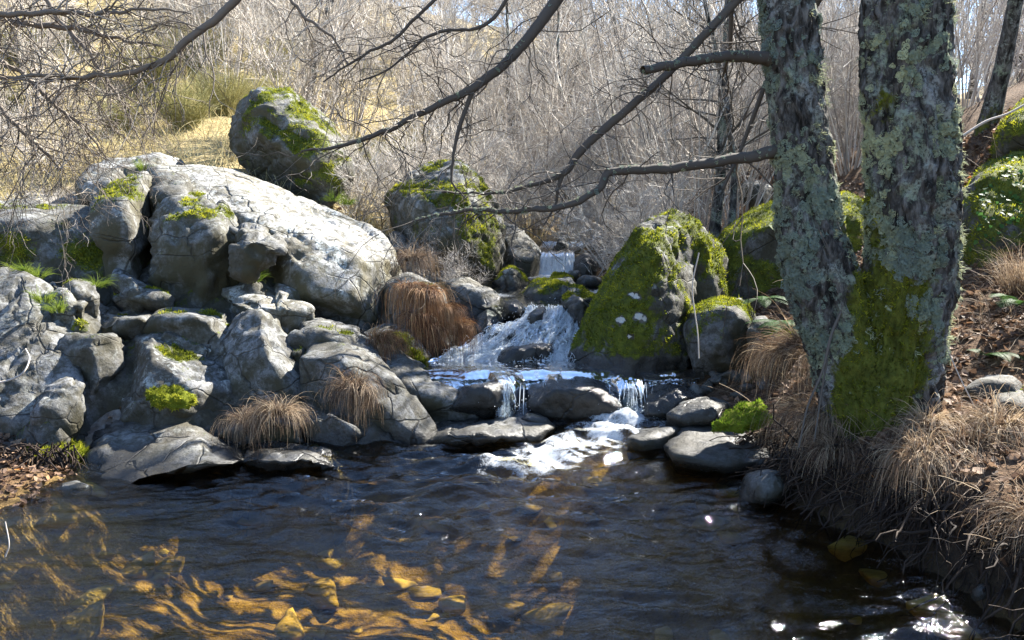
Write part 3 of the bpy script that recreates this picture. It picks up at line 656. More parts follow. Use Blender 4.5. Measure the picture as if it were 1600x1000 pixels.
cov = sstep(.22, .5, Wt); zb = (Hf - .085 - .30 * sstep(6.15, 6.5, BY) + stp.reshape(BX.shape)) * cov + (g0 - .25) * (1 - cov)
i_ = np.arange(BX.size).reshape(BX.shape); q_ = np.stack([BX.ravel(), BY.ravel(), zb.ravel()], 1); mb = MB()
mb.add(q_, Q=np.stack([i_[:-1, :-1], i_[:-1, 1:], i_[1:, 1:], i_[1:, :-1]], -1).reshape(-1, 4))
nz_ = np.clip(1 - np.hypot(*np.gradient(zb, .029)).ravel() * .5, 0, 1)
put('bedrock', mb.mesh('bedrock', attrs={'moss': np.clip(.12 + .3 * nz_ + .45 * fbm(q_ * 2.1, 4), 0, 1), 'wet': 1 - sstep(.03, .12, q_[:, 2]), 'lich': np.full(len(q_), .4), 'alg': np.full(len(q_), .9), 'tone': np.full(len(q_), .52), 'spot': np.zeros(len(q_))}), M['granite'], kind='structure')  # dark tone of the sheet holds the lower outcrop's shade

# loose cobbles on the shaded bank and the gravel spit
cob = []
for j in range(4):
    V, T = hull_rock(np.random.default_rng(60 + j).normal(size=(14, 3)) * [.06, .05, .035], 3, 9, .004, 6, 3, 0, 60 + j)
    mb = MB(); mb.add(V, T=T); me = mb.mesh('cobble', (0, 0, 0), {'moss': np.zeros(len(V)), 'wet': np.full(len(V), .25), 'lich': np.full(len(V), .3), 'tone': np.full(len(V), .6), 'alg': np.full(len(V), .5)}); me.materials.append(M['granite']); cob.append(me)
r = np.random.default_rng(3)
for j in range(42):
    u, v = r.uniform(1045, 1200), r.uniform(552, 640)
    z = .33 if v < 600 else .2
    p = PZ(u, v, z); gzz = max(ground_z(p[0], p[1])[0], -.05)
    o = put('cobble', cob[j % 4], None, origin=(p[0], p[1], gzz + .015), label='cobble lying on the dark shaded gravel below the round brown boulder', category='cobble', group='cobbles on the shaded gravel')
    o.rotation_euler = (r.uniform(-.3, .3), r.uniform(-.3, .3), r.uniform(0, 6)); s = r.uniform(.5, 1.3); o.scale = (s, s, s)
# golden stones on the pool bed
bedm = NT('bed_stone'); bp = bedm.pos()
M['bed_stone'] = bedm.done(bedm.bsdf(bedm.mix(.5, bedm.ramp(bedm.noise(9, 5, .65, bp), [(.3, (.11, .07, .015)), (.5, (.32, .23, .05)), (.7, (.54, .41, .12))]), bedm.ramp(bedm.n('ObjectInfo').outputs['Random'], [(0, (.13, .085, .02)), (1, (.55, .42, .13))])), .8, bedm.bump(bedm.noise(40, 4, .7, bp), .5, .01)))
bst = []
for j in range(5):
    V, T = hull_rock(np.random.default_rng(80 + j).normal(size=(12, 3)) * [.06, .055, .022], 3, 5, .004, 4, 2, 0, 80 + j)
    mb = MB(); mb.add(V, T=T); me = mb.mesh('bed_stone'); me.materials.append(M['bed_stone']); bst.append(me)
for j in range(230):
    x, y = r.uniform(-3.2, 1.9), 1.7 + 3.6 * r.random() ** 1.4
    z = ground_z(x, y)[0]
    if z > -.08: continue
    s = r.uniform(.4, 1.5)
    o = put('bed_stone', bst[j % 5], None, origin=(x, y, z + .02 * s), label='golden-brown stone lying under the clear water of the pool', category='stone', group='golden stones on the pool bed')
    o.rotation_euler = (r.uniform(-.2, .2), r.uniform(-.2, .2), r.uniform(0, 6)); o.scale = (s, s, s * .9)
# ------------------------------------------------------------------ water
def dist_poly(x, y, pts):
    best = np.full(len(x), 1e9); ts = np.zeros(len(x)); m = len(pts) - 1
    for i in range(m):
        a, b = np.array(pts[i][:2]), np.array(pts[i + 1][:2]); ab = b - a
        t = np.clip(((x - a[0]) * ab[0] + (y - a[1]) * ab[1]) / (ab @ ab), 0, 1)
        d = np.hypot(x - a[0] - t * ab[0], y - a[1] - t * ab[1]); w = d < best
        best = np.where(w, d, best); ts = np.where(w, (i + t) / m, ts)
    return best, ts
def sheet(xs, ys):
    X, Y = np.meshgrid(xs, ys); i = np.arange(X.size).reshape(X.shape)
    return X.ravel(), Y.ravel(), np.stack([i[:-1, :-1], i[:-1, 1:], i[1:, 1:], i[1:, :-1]], -1).reshape(-1, 4)
x, y, Q = sheet(np.arange(-5.0, 2.6, .023), np.arange(0.6, 5.75, .021))
chute = [(.95, 5.62), (.62, 5.25), (.30, 4.95), (-.15, 4.55), (-.6, 4.3)]
d, t = dist_poly(x, y, chute)
flow = np.exp(-(d / (.30 + .5 * t)) ** 2)
wx = .25 * noise(np.stack([x * 1.1, y * 1.1, 0 * x], 1)); wy = .25 * noise(np.stack([x * 1.1, y * 1.1, 5 + 0 * x], 1))
qx, qy = x + wx, y + wy
h = .030 * fbm(np.stack([qx * 1.9, qy * 5.2, 0 * x], 1), 2) + (.012) * (1 - 2 * np.abs(noise(np.stack([qx * 5, qy * 12, 3 + 0 * x], 1)))) \
    + .0014 * noise(np.stack([qx * 13, qy * 27, 8 + 0 * x], 1))
h *= (.9 + 1.3 * flow) * (.42 + .58 * sstep(-1.9, .1, x + .5 * (y - 3.2)))
h += flow * (1 - t) * .022 * fbm(np.stack([x * 5, y * 6, 2 + 0 * x], 1), 3)
z = h + .13 * sstep(5.08, 5.66, y) * sstep(-.35, .1, x)
st = fbm(np.stack([x * 4 + 3 * wx, (y + .6 * x) * 14, 0 * x], 1), 4, .6)
foam = np.clip(1.4 * np.exp(-(d / (.20 + .10 * t)) ** 2) * (1 - sstep(.5, .98, t)) + .50 * st * flow * (1 - .8 * t) - .18 * t, 0, 1)
base2 = np.exp(-(((x - .35) / .38) ** 2 + ((y - 5.62) / .07) ** 2))
foam = np.clip(foam + .9 * base2, 0, 1) * sstep(-.9, -.5, x)
foam = np.clip(foam * (.85 + .8 * fbm(np.stack([x * 7 + 4 * wx, (y + .5 * x) * 16, 6 + 0 * x], 1), 3, .6)), 0, 1)
mb = MB(); mb.add(np.stack([x, y, z], 1), Q=Q)
put('pool_water', mb.mesh('pool_water', attrs={'foam': foam, 'depth': np.clip(z - ground_z(x, y), .02, 1.2)}), M['pool'], kind='structure')

def course(prof, nx, ny, foam_fn, rough, name, seed):
    """water following a profile of (y, z, centre x, half width) points"""
    pr = catmull(np.array([(0 * a[0] + a[2], a[0], a[1], a[3]) for a in prof]), ny)
    t = np.linspace(-1, 1, nx)
    X = pr[:, None, 0] + pr[:, None, 3] * t[None]; Y = np.repeat(pr[:, 1:2], nx, 1); Z = np.repeat(pr[:, 2:3], nx, 1)
    s = np.repeat(np.linspace(0, 1, ny)[:, None], nx, 1); T_ = np.repeat(t[None], ny, 0)
    x, y, z, s, T_ = (a.ravel() for a in (X, Y, Z, s, T_))
    slope = np.abs(np.gradient(pr[:, 2]) / (np.abs(np.gradient(pr[:, 1])) + 1e-3)); slope = np.repeat(slope[:, None], nx, 1).ravel()
    st = .55 * fbm(np.stack([T_ * 7 + seed, s * 9, 0 * s], 1), 4, .6) + .6 * fbm(np.stack([T_ * 26 + seed, s * 6, 2 + 0 * s], 1), 3, .6)
    amp = rough(s, slope)
    z = z + amp * st; y = y - amp * 1.2 * fbm(np.stack([T_ * 8, s * 6, 4 + 0 * s], 1), 3)
    if name == 'ledge_water':
        y = y + .09 * fbm(np.stack([x * 3.1, 0 * x, 0 * x + 7], 1), 3) * sstep(.25, .6, s)
        th = np.clip(np.exp(-((x + .05) / .11) ** 4) + np.exp(-((x - .86) / .12) ** 4) + .8 * np.exp(-((x - .32) / .05) ** 2), 0, 1); y = y + .16 * (1 - th) * sstep(.55, .75, s); z = z - .05 * (1 - th) * sstep(.45, .62, s)
    i = np.arange(nx * ny).reshape(ny, nx)
    mb = MB(); mb.add(np.stack([x, y, z], 1), Q=np.stack([i[:-1, :-1], i[:-1, 1:], i[1:, 1:], i[1:, :-1]], -1).reshape(-1, 4))
    put(name, mb.mesh(name, attrs={'foam': np.clip(foam_fn(x, y, s, T_, slope, st), 0, 1), 'depth': np.ones(nx * ny)}), M['stream'], kind='structure')
    return np.stack([x, y, z], 1).reshape(ny, nx, 3)
def f_ledge(x, y, s, t, sl, st):
    th = np.exp(-((x + .05) / .10) ** 2) + .8 * np.exp(-((x - .86) / .10) ** 2) + .55 * np.exp(-((x - .30) / .05) ** 2) + .5 * np.exp(-((x - .22) / .02) ** 2) + .5 * np.exp(-((x - .44) / .015) ** 2)
    fall = sstep(.62, .74, s)
    back = (1 - sstep(.04, .20, s)) * .8 * np.exp(-((x - .15) / .55) ** 4) * (.6 + .8 * st)
    return fall * (th * .62 + .5 * st * th) + back + .25 * np.clip(st, 0, 1) * (1 - fall) * (1 - sstep(.2, .5, s))
course([(6.5, .335, .35, 1.1), (6.2, .33, .38, 1.08), (5.9, .325, .4, 1.05), (5.76, .32, .4, 1.0), (5.64, .29, .42, .95), (5.55, .2, .42, .9), (5.50, .08, .42, .9)], 260, 130, f_ledge, lambda s, sl: .006 + .012 * sstep(.55, .8, s), 'ledge_water', 3)
cas = course([(7.35, .655, .48, .40), (7.15, .64, .46, .36), (7.0, .615, .44, .34), (6.90, .545, .38, .40), (6.74, .52, .28, .50), (6.60, .43, .18, .54), (6.42, .36, .06, .62), (6.28, .325, .02, .70), (6.12, .325, .05, .75)], 180, 160,
       lambda x, y, s, t, sl, st: (.74 + .95 * st + .35 * sstep(.66, .80, s) - .9 * sstep(.9, 1, s) * sstep(0, .3, np.abs(st)) - .5 * np.exp(-((x - .12) / .24) ** 2 - ((s - .58) / .12) ** 2)) * sstep(.02, .15, s) * (1 - sstep(.85, 1.0, np.abs(t))),
       lambda s, sl: .062 * np.exp(-((s - .5) / .35) ** 2) + .006, 'cascade_water', 9)
up = course([(12.8, 1.12, .85, .35), (11.6, 1.05, .75, .32), (10.6, 1.0, .62, .28), (10.35, .985, .57, .24), (10.22, .93, .56, .23), (10.14, .80, .56, .25), (10.05, .715, .57, .32), (9.6, .70, .62, .55), (8.8, .69, .60, .75), (8.0, .675, .50, .85), (7.4, .66, .45, .75), (7.2, .655, .45, .7)], 100, 260,
       lambda x, y, s, t, sl, st: 1.0 * np.exp(-((y - 10.14) / .18) ** 2) + .5 * st * np.exp(-((y - 10.2) / .2) ** 2) + .55 * np.exp(-((y - 9.7) / .3) ** 2) + .8 * np.exp(-((y - 8.3) / .25) ** 2 - ((x - .95) / .25) ** 2) + .6 * np.exp(-((y - 8.0) / .2) ** 2 - ((x + .1) / .2) ** 2) + .5 * np.exp(-((y - 11) / .4) ** 2) + .25 * np.clip(st, 0, 1),
       lambda s, sl: .015 + 0 * s, 'stream_water', 15)
# white strands and flying drops of the cascade
foam_m = NT('foam_strand'); fd = foam_m.n('BsdfDiffuse'); fd.inputs[0].default_value = (.9, .94, .97, 1)
ft = foam_m.n('BsdfTranslucent'); ft.inputs[0].default_value = (.9, .94, .97, 1)
fx = foam_m.n('MixShader'); foam_m.link(fd.outputs[0], fx.inputs[1]); foam_m.link(ft.outputs[0], fx.inputs[2]); M['foam'] = foam_m.done(fx.outputs[0])
def strands(S, n, s0, s1, ln, lift, rad, r, t0=.05, t1=.95):
    ny, nx, _ = S.shape; m = 7
    a = r.uniform(s0, s1, n); L = r.uniform(.4, 1, n) * ln; c = r.uniform(t0, t1, n)
    si = np.clip(a[:, None] + L[:, None] * np.linspace(0, 1, m)[None], 0, .995)
    ti = np.clip(c[:, None] + np.cumsum(r.normal(size=(n, m)) * .008, 1), 0.01, .99)
    p = S[(si * (ny - 1)).astype(int), (ti * (nx - 1)).astype(int)].copy()
    p[:, :, 2] += (np.sin(np.linspace(0, np.pi, m))[None] * r.uniform(.2, 1, n)[:, None] * lift) + .004
    p += r.normal(size=p.shape) * .003
    return p, rad * r.uniform(.4, 1.2, n)[:, None] * np.sin(np.linspace(.25, np.pi - .1, m))[None]
r = np.random.default_rng(21); mb = MB()
for args in ((1400, .06, .78, .14, .03, .0026), (400, .62, .86, .08, .05, .0028)):
    p, w = strands(cas, *args, r); tubes(mb, p, w, 3)
p, w = strands(up, 120, .20, .27, .05, .015, .006, r); tubes(mb, p, w, 4)
n = 700
c = np.concatenate([cas[(r.uniform(.15, .85, n) * 159).astype(int), (r.uniform(.05, .95, n) * 179).astype(int)] + np.abs(r.normal(size=(n, 3))) * [.02, .02, .05] * r.choice([-1, 1], (n, 1)) ** 2,
                    np.stack([r.normal(.88, .13, 130), r.normal(5.5, .07, 130), .12 + np.abs(r.normal(0, .07, 130))], 1), np.stack([r.normal(0, .1, 60), r.normal(5.55, .05, 60), .12 + np.abs(r.normal(0, .05, 60))], 1)])
octv = np.array([(1, 0, 0), (-1, 0, 0), (0, 1, 0), (0, -1, 0), (0, 0, 1), (0, 0, -1)]); octt = np.array([(0, 2, 4), (2, 1, 4), (1, 3, 4), (3, 0, 4), (2, 0, 5), (1, 2, 5), (3, 1, 5), (0, 3, 5)])
sz = r.uniform(.0015, .004, len(c))
mb.add((c[:, None] + octv[None] * sz[:, None, None]).reshape(-1, 3), T=(octt[None] + 6 * np.arange(len(c))[:, None, None]).reshape(-1, 3))
put('spray', mb.mesh('spray'), M['foam'], label='white strands and drops of falling water over the cascade', category='spray', kind='stuff')
# ledge threads
mb = MB()
for cx, n, sp in ((-.05, 20, .06), (.86, 24, .07), (.22, 4, .01), (.30, 5, .03), (.44, 4, .008)):
    x0 = r.normal(cx, sp, n); m = 8; tt = np.linspace(0, 1, m)
    yy = 5.66 - .13 * tt[None] - r.uniform(0, .04, n)[:, None]; tt = tt * r.uniform(.35, 1.1, (n, 1)) + r.uniform(0, .3, (n, 1)); zz = .305 - .20 * tt ** 1.7 + r.uniform(-.01, .015, n)[:, None]; yy = 5.645 - .12 * tt
    p = np.stack([x0[:, None] + (r.normal(size=n) * .03)[:, None] * tt, yy, zz], -1)
    tubes(mb, p, np.full((n, m), .0019) * r.uniform(.3, 1.5, n)[:, None] * np.sin(np.linspace(.2, 2.9, m))[None], 4)
put('spray', mb.mesh('spray'), M['foam'], label='thin white threads of water dropping over the black ledge rocks', category='spray', kind='stuff')
# ------------------------------------------------------------------ the twin-trunked tree
def path(px, n):
    """(u, v, y, width in photo pixels) -> points and radii"""
    a = np.array([[*P(u, v, y), w / 2 / FPX * y] for u, v, y, w in px]); c = catmull(a, n)
    return c[:, :3], np.maximum(c[:, 3], .0012)
def trunk_mesh(px, rings, sides, seam=None, seed=0, flare=0.0, mossfn=None):
    c, rad = path(px, rings); rad = rad * (.81 if seed == 3 else .90); t = unit(np.gradient(c, axis=0))
    N = unit(np.cross(t, np.tile([[0, 1., 0]], (rings, 1)))); Bv = np.cross(N, t)
    th = np.linspace(0, 2 * np.pi, sides, endpoint=False)
    rr = np.repeat(rad[:, None], sides, 1); zz = np.repeat(c[:, 2:3], sides, 1)
    q = np.stack([np.cos(th)[None] * rr, np.sin(th)[None] * rr, zz + seed], -1).reshape(-1, 3)
    ridge = 1 - 2 * np.abs(fbm(q * np.array([16, 16, 3.2]) + .5 * fbm(q * 5, 2)[:, None], 3, .55))
    plates = fbm(q * np.array([34, 34, 13]), 3, .6)
    dr = .024 * ridge + .010 * plates + .03 * fbm(q * np.array([3, 3, 1.3]), 2)
    dr = dr.reshape(rings, sides) * np.clip(rr / .12, .35, 1.1)
    if seam is not None:
        for s_, dep, w in seam:
            dth = (th[None] - s_ - .10 * np.sin(zz * 2.1) + np.pi) % (2 * np.pi) - np.pi
            dr = dr - dep * rr * np.exp(-(dth / w) ** 2)
    if flare: dr = dr + flare * np.exp(-(zz - c[0, 2]) / .22) * (.5 + .5 * np.cos(th * 5 + 1.3 + seed))[None]
    V = c[:, None] + (N[:, None] * np.cos(th)[None, :, None] + Bv[:, None] * np.sin(th)[None, :, None]) * (rr + dr)[:, :, None]
    i = np.arange(rings * sides).reshape(rings, sides); a, b = i[:-1], i[1:]
    Q = np.stack([a, np.roll(a, -1, 1), np.roll(b, -1, 1), b], -1).reshape(-1, 4)
    V = V.reshape(-1, 3)
    m = np.clip(mossfn(V) if mossfn else np.zeros(len(V)), 0, 1)
    T = np.concatenate([Q[:, [0, 1, 2]], Q[:, [0, 2, 3]]])
    nrm = normals(V, T)
    if np.mean(np.sum(nrm * (V - np.repeat(c, sides, 0)), 1)) < 0: Q = Q[:, ::-1]; T = T[:, ::-1]; nrm = -nrm
    mb = MB(); mb.add(V, Q=Q)
    return mb, m, V, T, nrm
def rosettes(mb, r, p, nrm, size, tint):
    """ruffled leafy lichen lobes lying on the bark"""
    n = len(p); k = 10; a = np.arange(k) * 2 * np.pi / k
    s = unit(np.cross(nrm, r.normal(size=(n, 3)))); b = np.cross(nrm, s)
    ring = s[:, None] * np.cos(a)[None, :, None] + b[:, None] * np.sin(a)[None, :, None]
    r1 = size[:, None] * r.uniform(.35, .65, (n, k)); r2 = size[:, None] * r.uniform(.6, 1.35, (n, k))
    v0 = p[:, None] + nrm[:, None] * .002
    v1 = p[:, None] + ring * r1[:, :, None] + nrm[:, None] * (size[:, None] * r.uniform(.12, .45, (n, k)))[:, :, None]
    v2 = p[:, None] + ring * r2[:, :, None] + nrm[:, None] * (size[:, None] * r.uniform(-.05, .6, (n, k)))[:, :, None]
    V = np.concatenate([v0, v1, v2], 1); o = (2 * k + 1) * np.arange(n)[:, None]
    j = np.arange(k); jn = (j + 1) % k
    T = np.concatenate([np.stack([0 * j, 1 + j, 1 + jn], 1), np.stack([1 + j, 1 + k + j, 1 + k + jn], 1)])
    T = T[np.random.default_rng(2).permutation(len(T))]
    TT = (T[None] + o[:, :, None]).reshape(-1, 3)
    mb.add(V.reshape(-1, 3), T=TT, A=np.repeat(tint, 2 * k + 1))
def fringe(mb, r, p, nrm, n_each, ln, tint0=.85):
    """beard-like tufts"""
    B_ = len(p) * n_each; s = np.repeat(p, n_each, 0) + r.normal(size=(B_, 3)) * .008
    d = np.repeat(nrm, n_each, 0) + r.normal(size=(B_, 3)) * .75
    w = walk(r, s, d, ln * r.uniform(.5, 1.3, B_), 5, .45, (0, 0, -.10))
    ribbons(mb, w, np.tile(np.linspace(.0045, .002, 5), (B_, 1)), unit(np.cross(d, r.normal(size=(B_, 3)))), np.clip(tint0 + r.normal(size=B_) * .15, 0, 1))

r = np.random.default_rng(31)
tb = np.array([*P(1395, 668, 4.3)]); tb[2] = ground_z(tb[0], tb[1])[0] - .02
tree = empty('twin_trunk_tree', tb, label='old twin-trunked tree with lichen-crusted bark on the shaded bank', category='tree')
tmoss = lambda V: 1.05 * np.exp(-((V[:, 0] - 1.93) / .20) ** 2) * (1 - sstep(.9, 1.35, V[:, 2])) + .42 * fbm(V * 3, 3) - .05 + .38 * np.exp(-((V[:, 0] - 1.86) / .14) ** 2) * (1 - sstep(1.6, 3.0, V[:, 2]))
left_px = [(1362,720,4.28,150),(1345,650,4.28,125),(1325,560,4.3,112),(1303,470,4.32,112),(1282,400,4.34,108),(1262,300,4.38,93),(1249,200,4.42,80),(1239,100,4.46,74),(1232,0,4.5,71),(1226,-100,4.56,68),(1215,-300,4.7,60),(1195,-560,4.9,48),(1185,-850,5.1,26)]
right_px = [(1398,720,4.25,200),(1390,665,4.25,176),(1398,610,4.25,154),(1412,510,4.25,148),(1426,400,4.25,150),(1424,300,4.25,153),(1422,200,4.27,150),(1415,100,4.3,140),(1413,0,4.32,126),(1411,-100,4.35,118),(1405,-300,4.4,104),(1415,-600,4.5,84),(1440,-950,4.6,40)]
TR = []
for px, rg, sd, seam, seed, fl in ((right_px, 420, 170, [(-1.75, .16, .10), (-.55, .05, .12), (-2.5, .05, .1)], 3, .06), (left_px, 380, 110, [(-1.2, .06, .14)], 8, .03)):
    mbt, m, V, T, nrm = trunk_mesh(px, rg, sd, seam, seed, fl, tmoss)
    tk = put('trunk', mbt.mesh('trunk', tb, {'moss': m}), M['bark'], parent=tree)
    TR.append((V, T, nrm, m, tk))
    mt = MB(); moss_tufts(mt, r, V, T, m, nrm, 9000, .016, .010, .5)
    if mt.n: put('moss', mt.mesh('moss', tb, smooth=False), M['moss'], parent=tk, kind='stuff')
for ti, (V, T, nrm, m, tk) in enumerate(TR):
    vis = (V[:, 2] < 3.3) & (V[:, 2] > .55) & (nrm[:, 1] < .45)
    cl = fbm(V * 3.1 + 40 * ti, 4, .65) + .25 * (nrm[:, 0] < -.3) + (.30 if ti else .0) - .4 * sstep(.3, .8, m)
    w = np.where(vis, sstep(.22, .6, cl), 0) + vis * .006
    n = (3000, 3300)[ti]
    s = r.choice(len(V), n, p=w / w.sum()); mbl = MB()
    hue = .42 + .35 * fbm(V[s] * 1.4 + 7, 2) + r.normal(size=n) * .10 + .25 * (V[s][:, 0] < (1.95 if not ti else 0))
    rosettes(mbl, r, V[s] - nrm[s] * .002, nrm[s], (.005 + .013 * r.random(n) ** 2) * (1 + .9 * np.clip(cl[s], 0, 1)), np.clip(hue, 0, 1))
    w = np.where(vis & (nrm[:, 0] > .72) & (V[:, 2] > .8), sstep(-.15, .25, fbm(V * np.array([4, 4, 6]) + 3, 3)), 0)
    s = r.choice(len(V), (330, 130)[ti], p=w / w.sum())
    fringe(mbl, r, V[s], nrm[s], 16, .034)
    w = np.where(vis & (nrm[:, 0] < -.6) & (V[:, 2] > .8), sstep(0, .3, fbm(V * 4 + 13, 3)), 0)
    s = r.choice(len(V), 110, p=w / w.sum()); fringe(mbl, r, V[s], nrm[s], 9, .022, .6)
    put('lichen', mbl.mesh('lichen', tb, smooth=False), M['lichen'], parent=tk, kind='stuff')

# ------------------------------------------------------------------ boughs with twigs
def twigs_on(mb, r, pts, rad, n, ln, droop=(0, 0, -.08), lv=2, wob=.28, t0=.1, spread=.9, minr=.0011, fac=.45):
    m = len(pts); i = np.clip((r.uniform(t0, 1, n) ** .8 * (m - 1)).astype(int), 0, m - 2)
    ax = unit(pts[i + 1] - pts[i]); d = unit(ax * .6 + r.normal(size=(n, 3)) * spread * [1, .7, 1])
    L = ln * r.uniform(.35, 1.2, n); p = walk(r, pts[i], d, L, 8, wob, droop)
    r0 = np.minimum(np.maximum(rad[i] * fac, minr * 1.4), .004)
    tubes(mb, p, r0[:, None] * np.linspace(1, .45, 8)[None], 4, np.clip(.35 + r.normal(size=n) * .2, 0, 1))
    for l in range(lv - 1):
        k = 4; src = np.repeat(np.arange(len(p)), k); j = r.integers(1, 7, len(src))
        st = p[src, j]; ax = unit(p[src, j + 1 if False else np.minimum(j + 1, p.shape[1] - 1)] - p[src, j - 1]); d = unit(ax + r.normal(size=(len(src), 3)) * .7)
        q = walk(r, st, d, L[src] * r.uniform(.25, .6, len(src)), 8, wob * 1.1, droop)
        tubes(mb, q, np.maximum(r0[src] * .55, minr)[:, None] * np.linspace(1, .5, 8)[None], 3, np.clip(.45 + r.normal(size=len(src)) * .22, 0, 1))
        p, L, r0 = q, L[src] * .5, r0[src] * .6
def bough(px, n, ntw, ln, parent=None, label=None, seed=0, lv=2, droop=(0, 0, -.06), name='branch', t0=.12, knob=.12, group=None, lich=0):
    r = np.random.default_rng(seed + 300); c, rad = path(px, n)
    c = c + (fbm(np.arange(n)[:, None] * .11 + seed * 7.7 + np.zeros((1, 3)), 3)[:, None] * np.array([.5, .3, 1])) * .012
    rad = rad * (1 + knob * fbm(np.arange(n)[:, None] * .35 + seed + np.zeros((1, 3)), 2))
    mb = MB(); tubes(mb, c[None], rad[None], 9, np.array([.25]))
    o = tb if parent is not None else c[0]; tm = M['corner_twig'] if group == LG else M['twig']
    if parent is not None: ob = put(name, mb.mesh(name, o), M['twig'], parent=parent)
    else: ob = put(name, mb.mesh(name, o), tm, origin=o, label=label, category='branch', group=group)
    if ntw:
        mt = MB(); twigs_on(mt, r, c, rad, ntw, ln, droop, lv, t0=t0); put('twigs', mt.mesh('twigs', o), tm, parent=ob, kind='stuff')
    if lich:
        ml = MB(); s = r.integers(0, n - 1, lich); d = unit(r.normal(size=(lich, 3)) + [0, -.3, .5]); d = unit(d)
        rosettes(ml, r, c[s] + d * rad[s][:, None] * .9, d, r.uniform(.006, .014, lich), np.clip(.5 + r.normal(size=lich) * .15, 0, 1))
        put('lichen', ml.mesh('lichen', o, smooth=False), M['lichen'], parent=ob, kind='stuff')
    return ob
M['corner_twig'] = mat_tint('corner_twig', [(0, (.07, .055, .045)), (.5, (.19, .16, .13)), (1, (.36, .32, .27))], .8); LG = 'twiggy branches hanging in the upper corner'
bough([(1215,98,4.46,22),(1195,92,4.42,20),(1150,88,4.3,17),(1085,95,4.15,15),(1040,104,4.05,14),(1004,109,3.97,12)], 40, 3, .2, tree, seed=1, lich=120)
bough([(1215,236,4.42,22),(1198,240,4.38,19),(1120,252,4.3,16),(1040,264,4.22,15),(956,268,4.15,13),(935,296,4.12,12),(880,322,4.08,10),(800,330,4.05,8),(720,330,4.0,6),(640,347,3.95,3)], 90, 26, .45, tree, seed=2, lich=160)
bough([(1222,-90,4.55,26),(1160,-10,4.5,15),(1100,55,4.48,13),(1040,118,4.45,12),(960,188,4.42,13),(905,238,4.4,12),(880,272,4.4,10),(820,292,4.38,6),(760,302,4.36,4),(690,300,4.34,3)], 90, 30, .45, tree, seed=3, lich=90)
bough([(880,268,4.4,9),(872,296,4.4,6),(868,320,4.4,4),(850,352,4.38,2)], 24, 8, .25, tree, seed=4)
# crown above the picture
mbc = MB(); rc = np.random.default_rng(77)
cst = []
for px in (left_px, right_px):
    c, rad = path(px, 120); sel = rc.integers(76, 119, 12); d = unit(rc.normal(size=(12, 3)) + [0, 0, .35])
    p = walk(rc, c[sel], d, rc.uniform(1.6, 3.2, 12), 12, .16, (0, 0, .04)); tubes(mbc, p, np.linspace(.035, .008, 12)[None].repeat(12, 0), 6, np.full(12, .3)); cst.append(p)
p = np.concatenate(cst)
for k, ln, ra in ((9, .9, .007), (5, .45, .004)):
    src = np.repeat(np.arange(len(p)), k); j = rc.integers(2, p.shape[1] - 1, len(src))
    q = walk(rc, p[src, j], unit(p[src, j] - p[src, j - 1]) + rc.normal(size=(len(src), 3)) * .6, ln * rc.uniform(.5, 1.2, len(src)), 7, .22, (0, 0, .02))
    tubes(mbc, q, np.linspace(ra, ra * .5, 7)[None].repeat(len(src), 0), 3, np.clip(.4 + rc.normal(size=len(src)) * .2, 0, 1)); p = q
put('crown', mbc.mesh('crown', tb), M['twig'], parent=tree)
# overhanging boughs from trees outside the picture
OG = 'bare branches reaching in from above'
bough([(905,-60,4.2,24),(872,-4,4.15,19),(835,48,4.1,17),(790,98,4.05,15),(738,138,4.0,13),(680,166,3.95,10),(600,205,3.9,8),(540,226,3.85,6),(470,237,3.8,3)], 90, 30, .5, None, 'long dark diagonal branch crossing the middle of the view toward the perched boulder', 5, name='overhanging_branch', group=OG, lich=60)
bough([(741,136,4.0,8),(728,170,3.99,7),(714,212,3.98,6),(708,250,3.97,5),(706,285,3.96,4),(728,310,3.95,2)], 40, 12, .3, None, 'thin hanging side shoot dropping toward the yellow-mossed boulder', 6, name='overhanging_branch', group=OG)
bough([(700,-20,3.9,6),(650,28,3.9,5),(615,62,3.88,5),(570,85,3.86,4),(535,108,3.85,3),(505,128,3.84,2)], 50, 16, .35, None, 'slim dark branch high above the gap between the two boulders', 7, name='overhanging_branch', group=OG)
bough([(800,-15,4.3,6),(770,30,4.3,6),(735,46,4.28,5),(682,50,4.26,5),(645,76,4.25,4),(610,106,4.24,3),(560,128,4.22,2)], 50, 18, .4, None, 'kinked thin branch just above the long diagonal branch', 8, name='overhanging_branch', group=OG)
LG = 'twiggy branches hanging in the upper corner'
bough([(400,-40,3.8,15),(372,-4,3.78,13),(330,36,3.75,12),(290,64,3.72,11),(262,92,3.7,10),(215,110,3.68,8),(150,119,3.65,7),(112,123,3.63,6),(50,118,3.6,6),(-60,130,3.55,5)], 90, 40, .5, None, 'dark curved branch sweeping down from the top to the edge above the outcrop', 9, name='overhanging_branch', group=LG, droop=(-.05, 0, -.12))
bough([(-80,30,3.4,10),(0,24,3.45,9),(60,19,3.5,8),(150,22,3.6,6),(232,14,3.7,4),(300,20,3.75,2)], 70, 34, .45, None, 'pale straight branch near the top corner', 10, name='overhanging_branch', group=LG)
bough([(-80,18,3.7,11),(0,30,3.7,10),(60,40,3.72,9),(130,46,3.74,7),(180,60,3.76,5),(250,70,3.8,3)], 70, 34, .5, None, 'pale forked branch just under the straight top branch', 11, name='overhanging_branch', group=LG, droop=(0, 0, -.1))
bough([(-80,60,3.8,9),(-10,90,3.82,8),(40,120,3.84,7),(80,160,3.86,6),(130,200,3.88,4),(170,250,3.9,2)], 70, 34, .5, None, 'drooping twiggy branch in front of the low dark block', 12, name='overhanging_branch', group=LG, droop=(0, 0, -.12), lv=3)
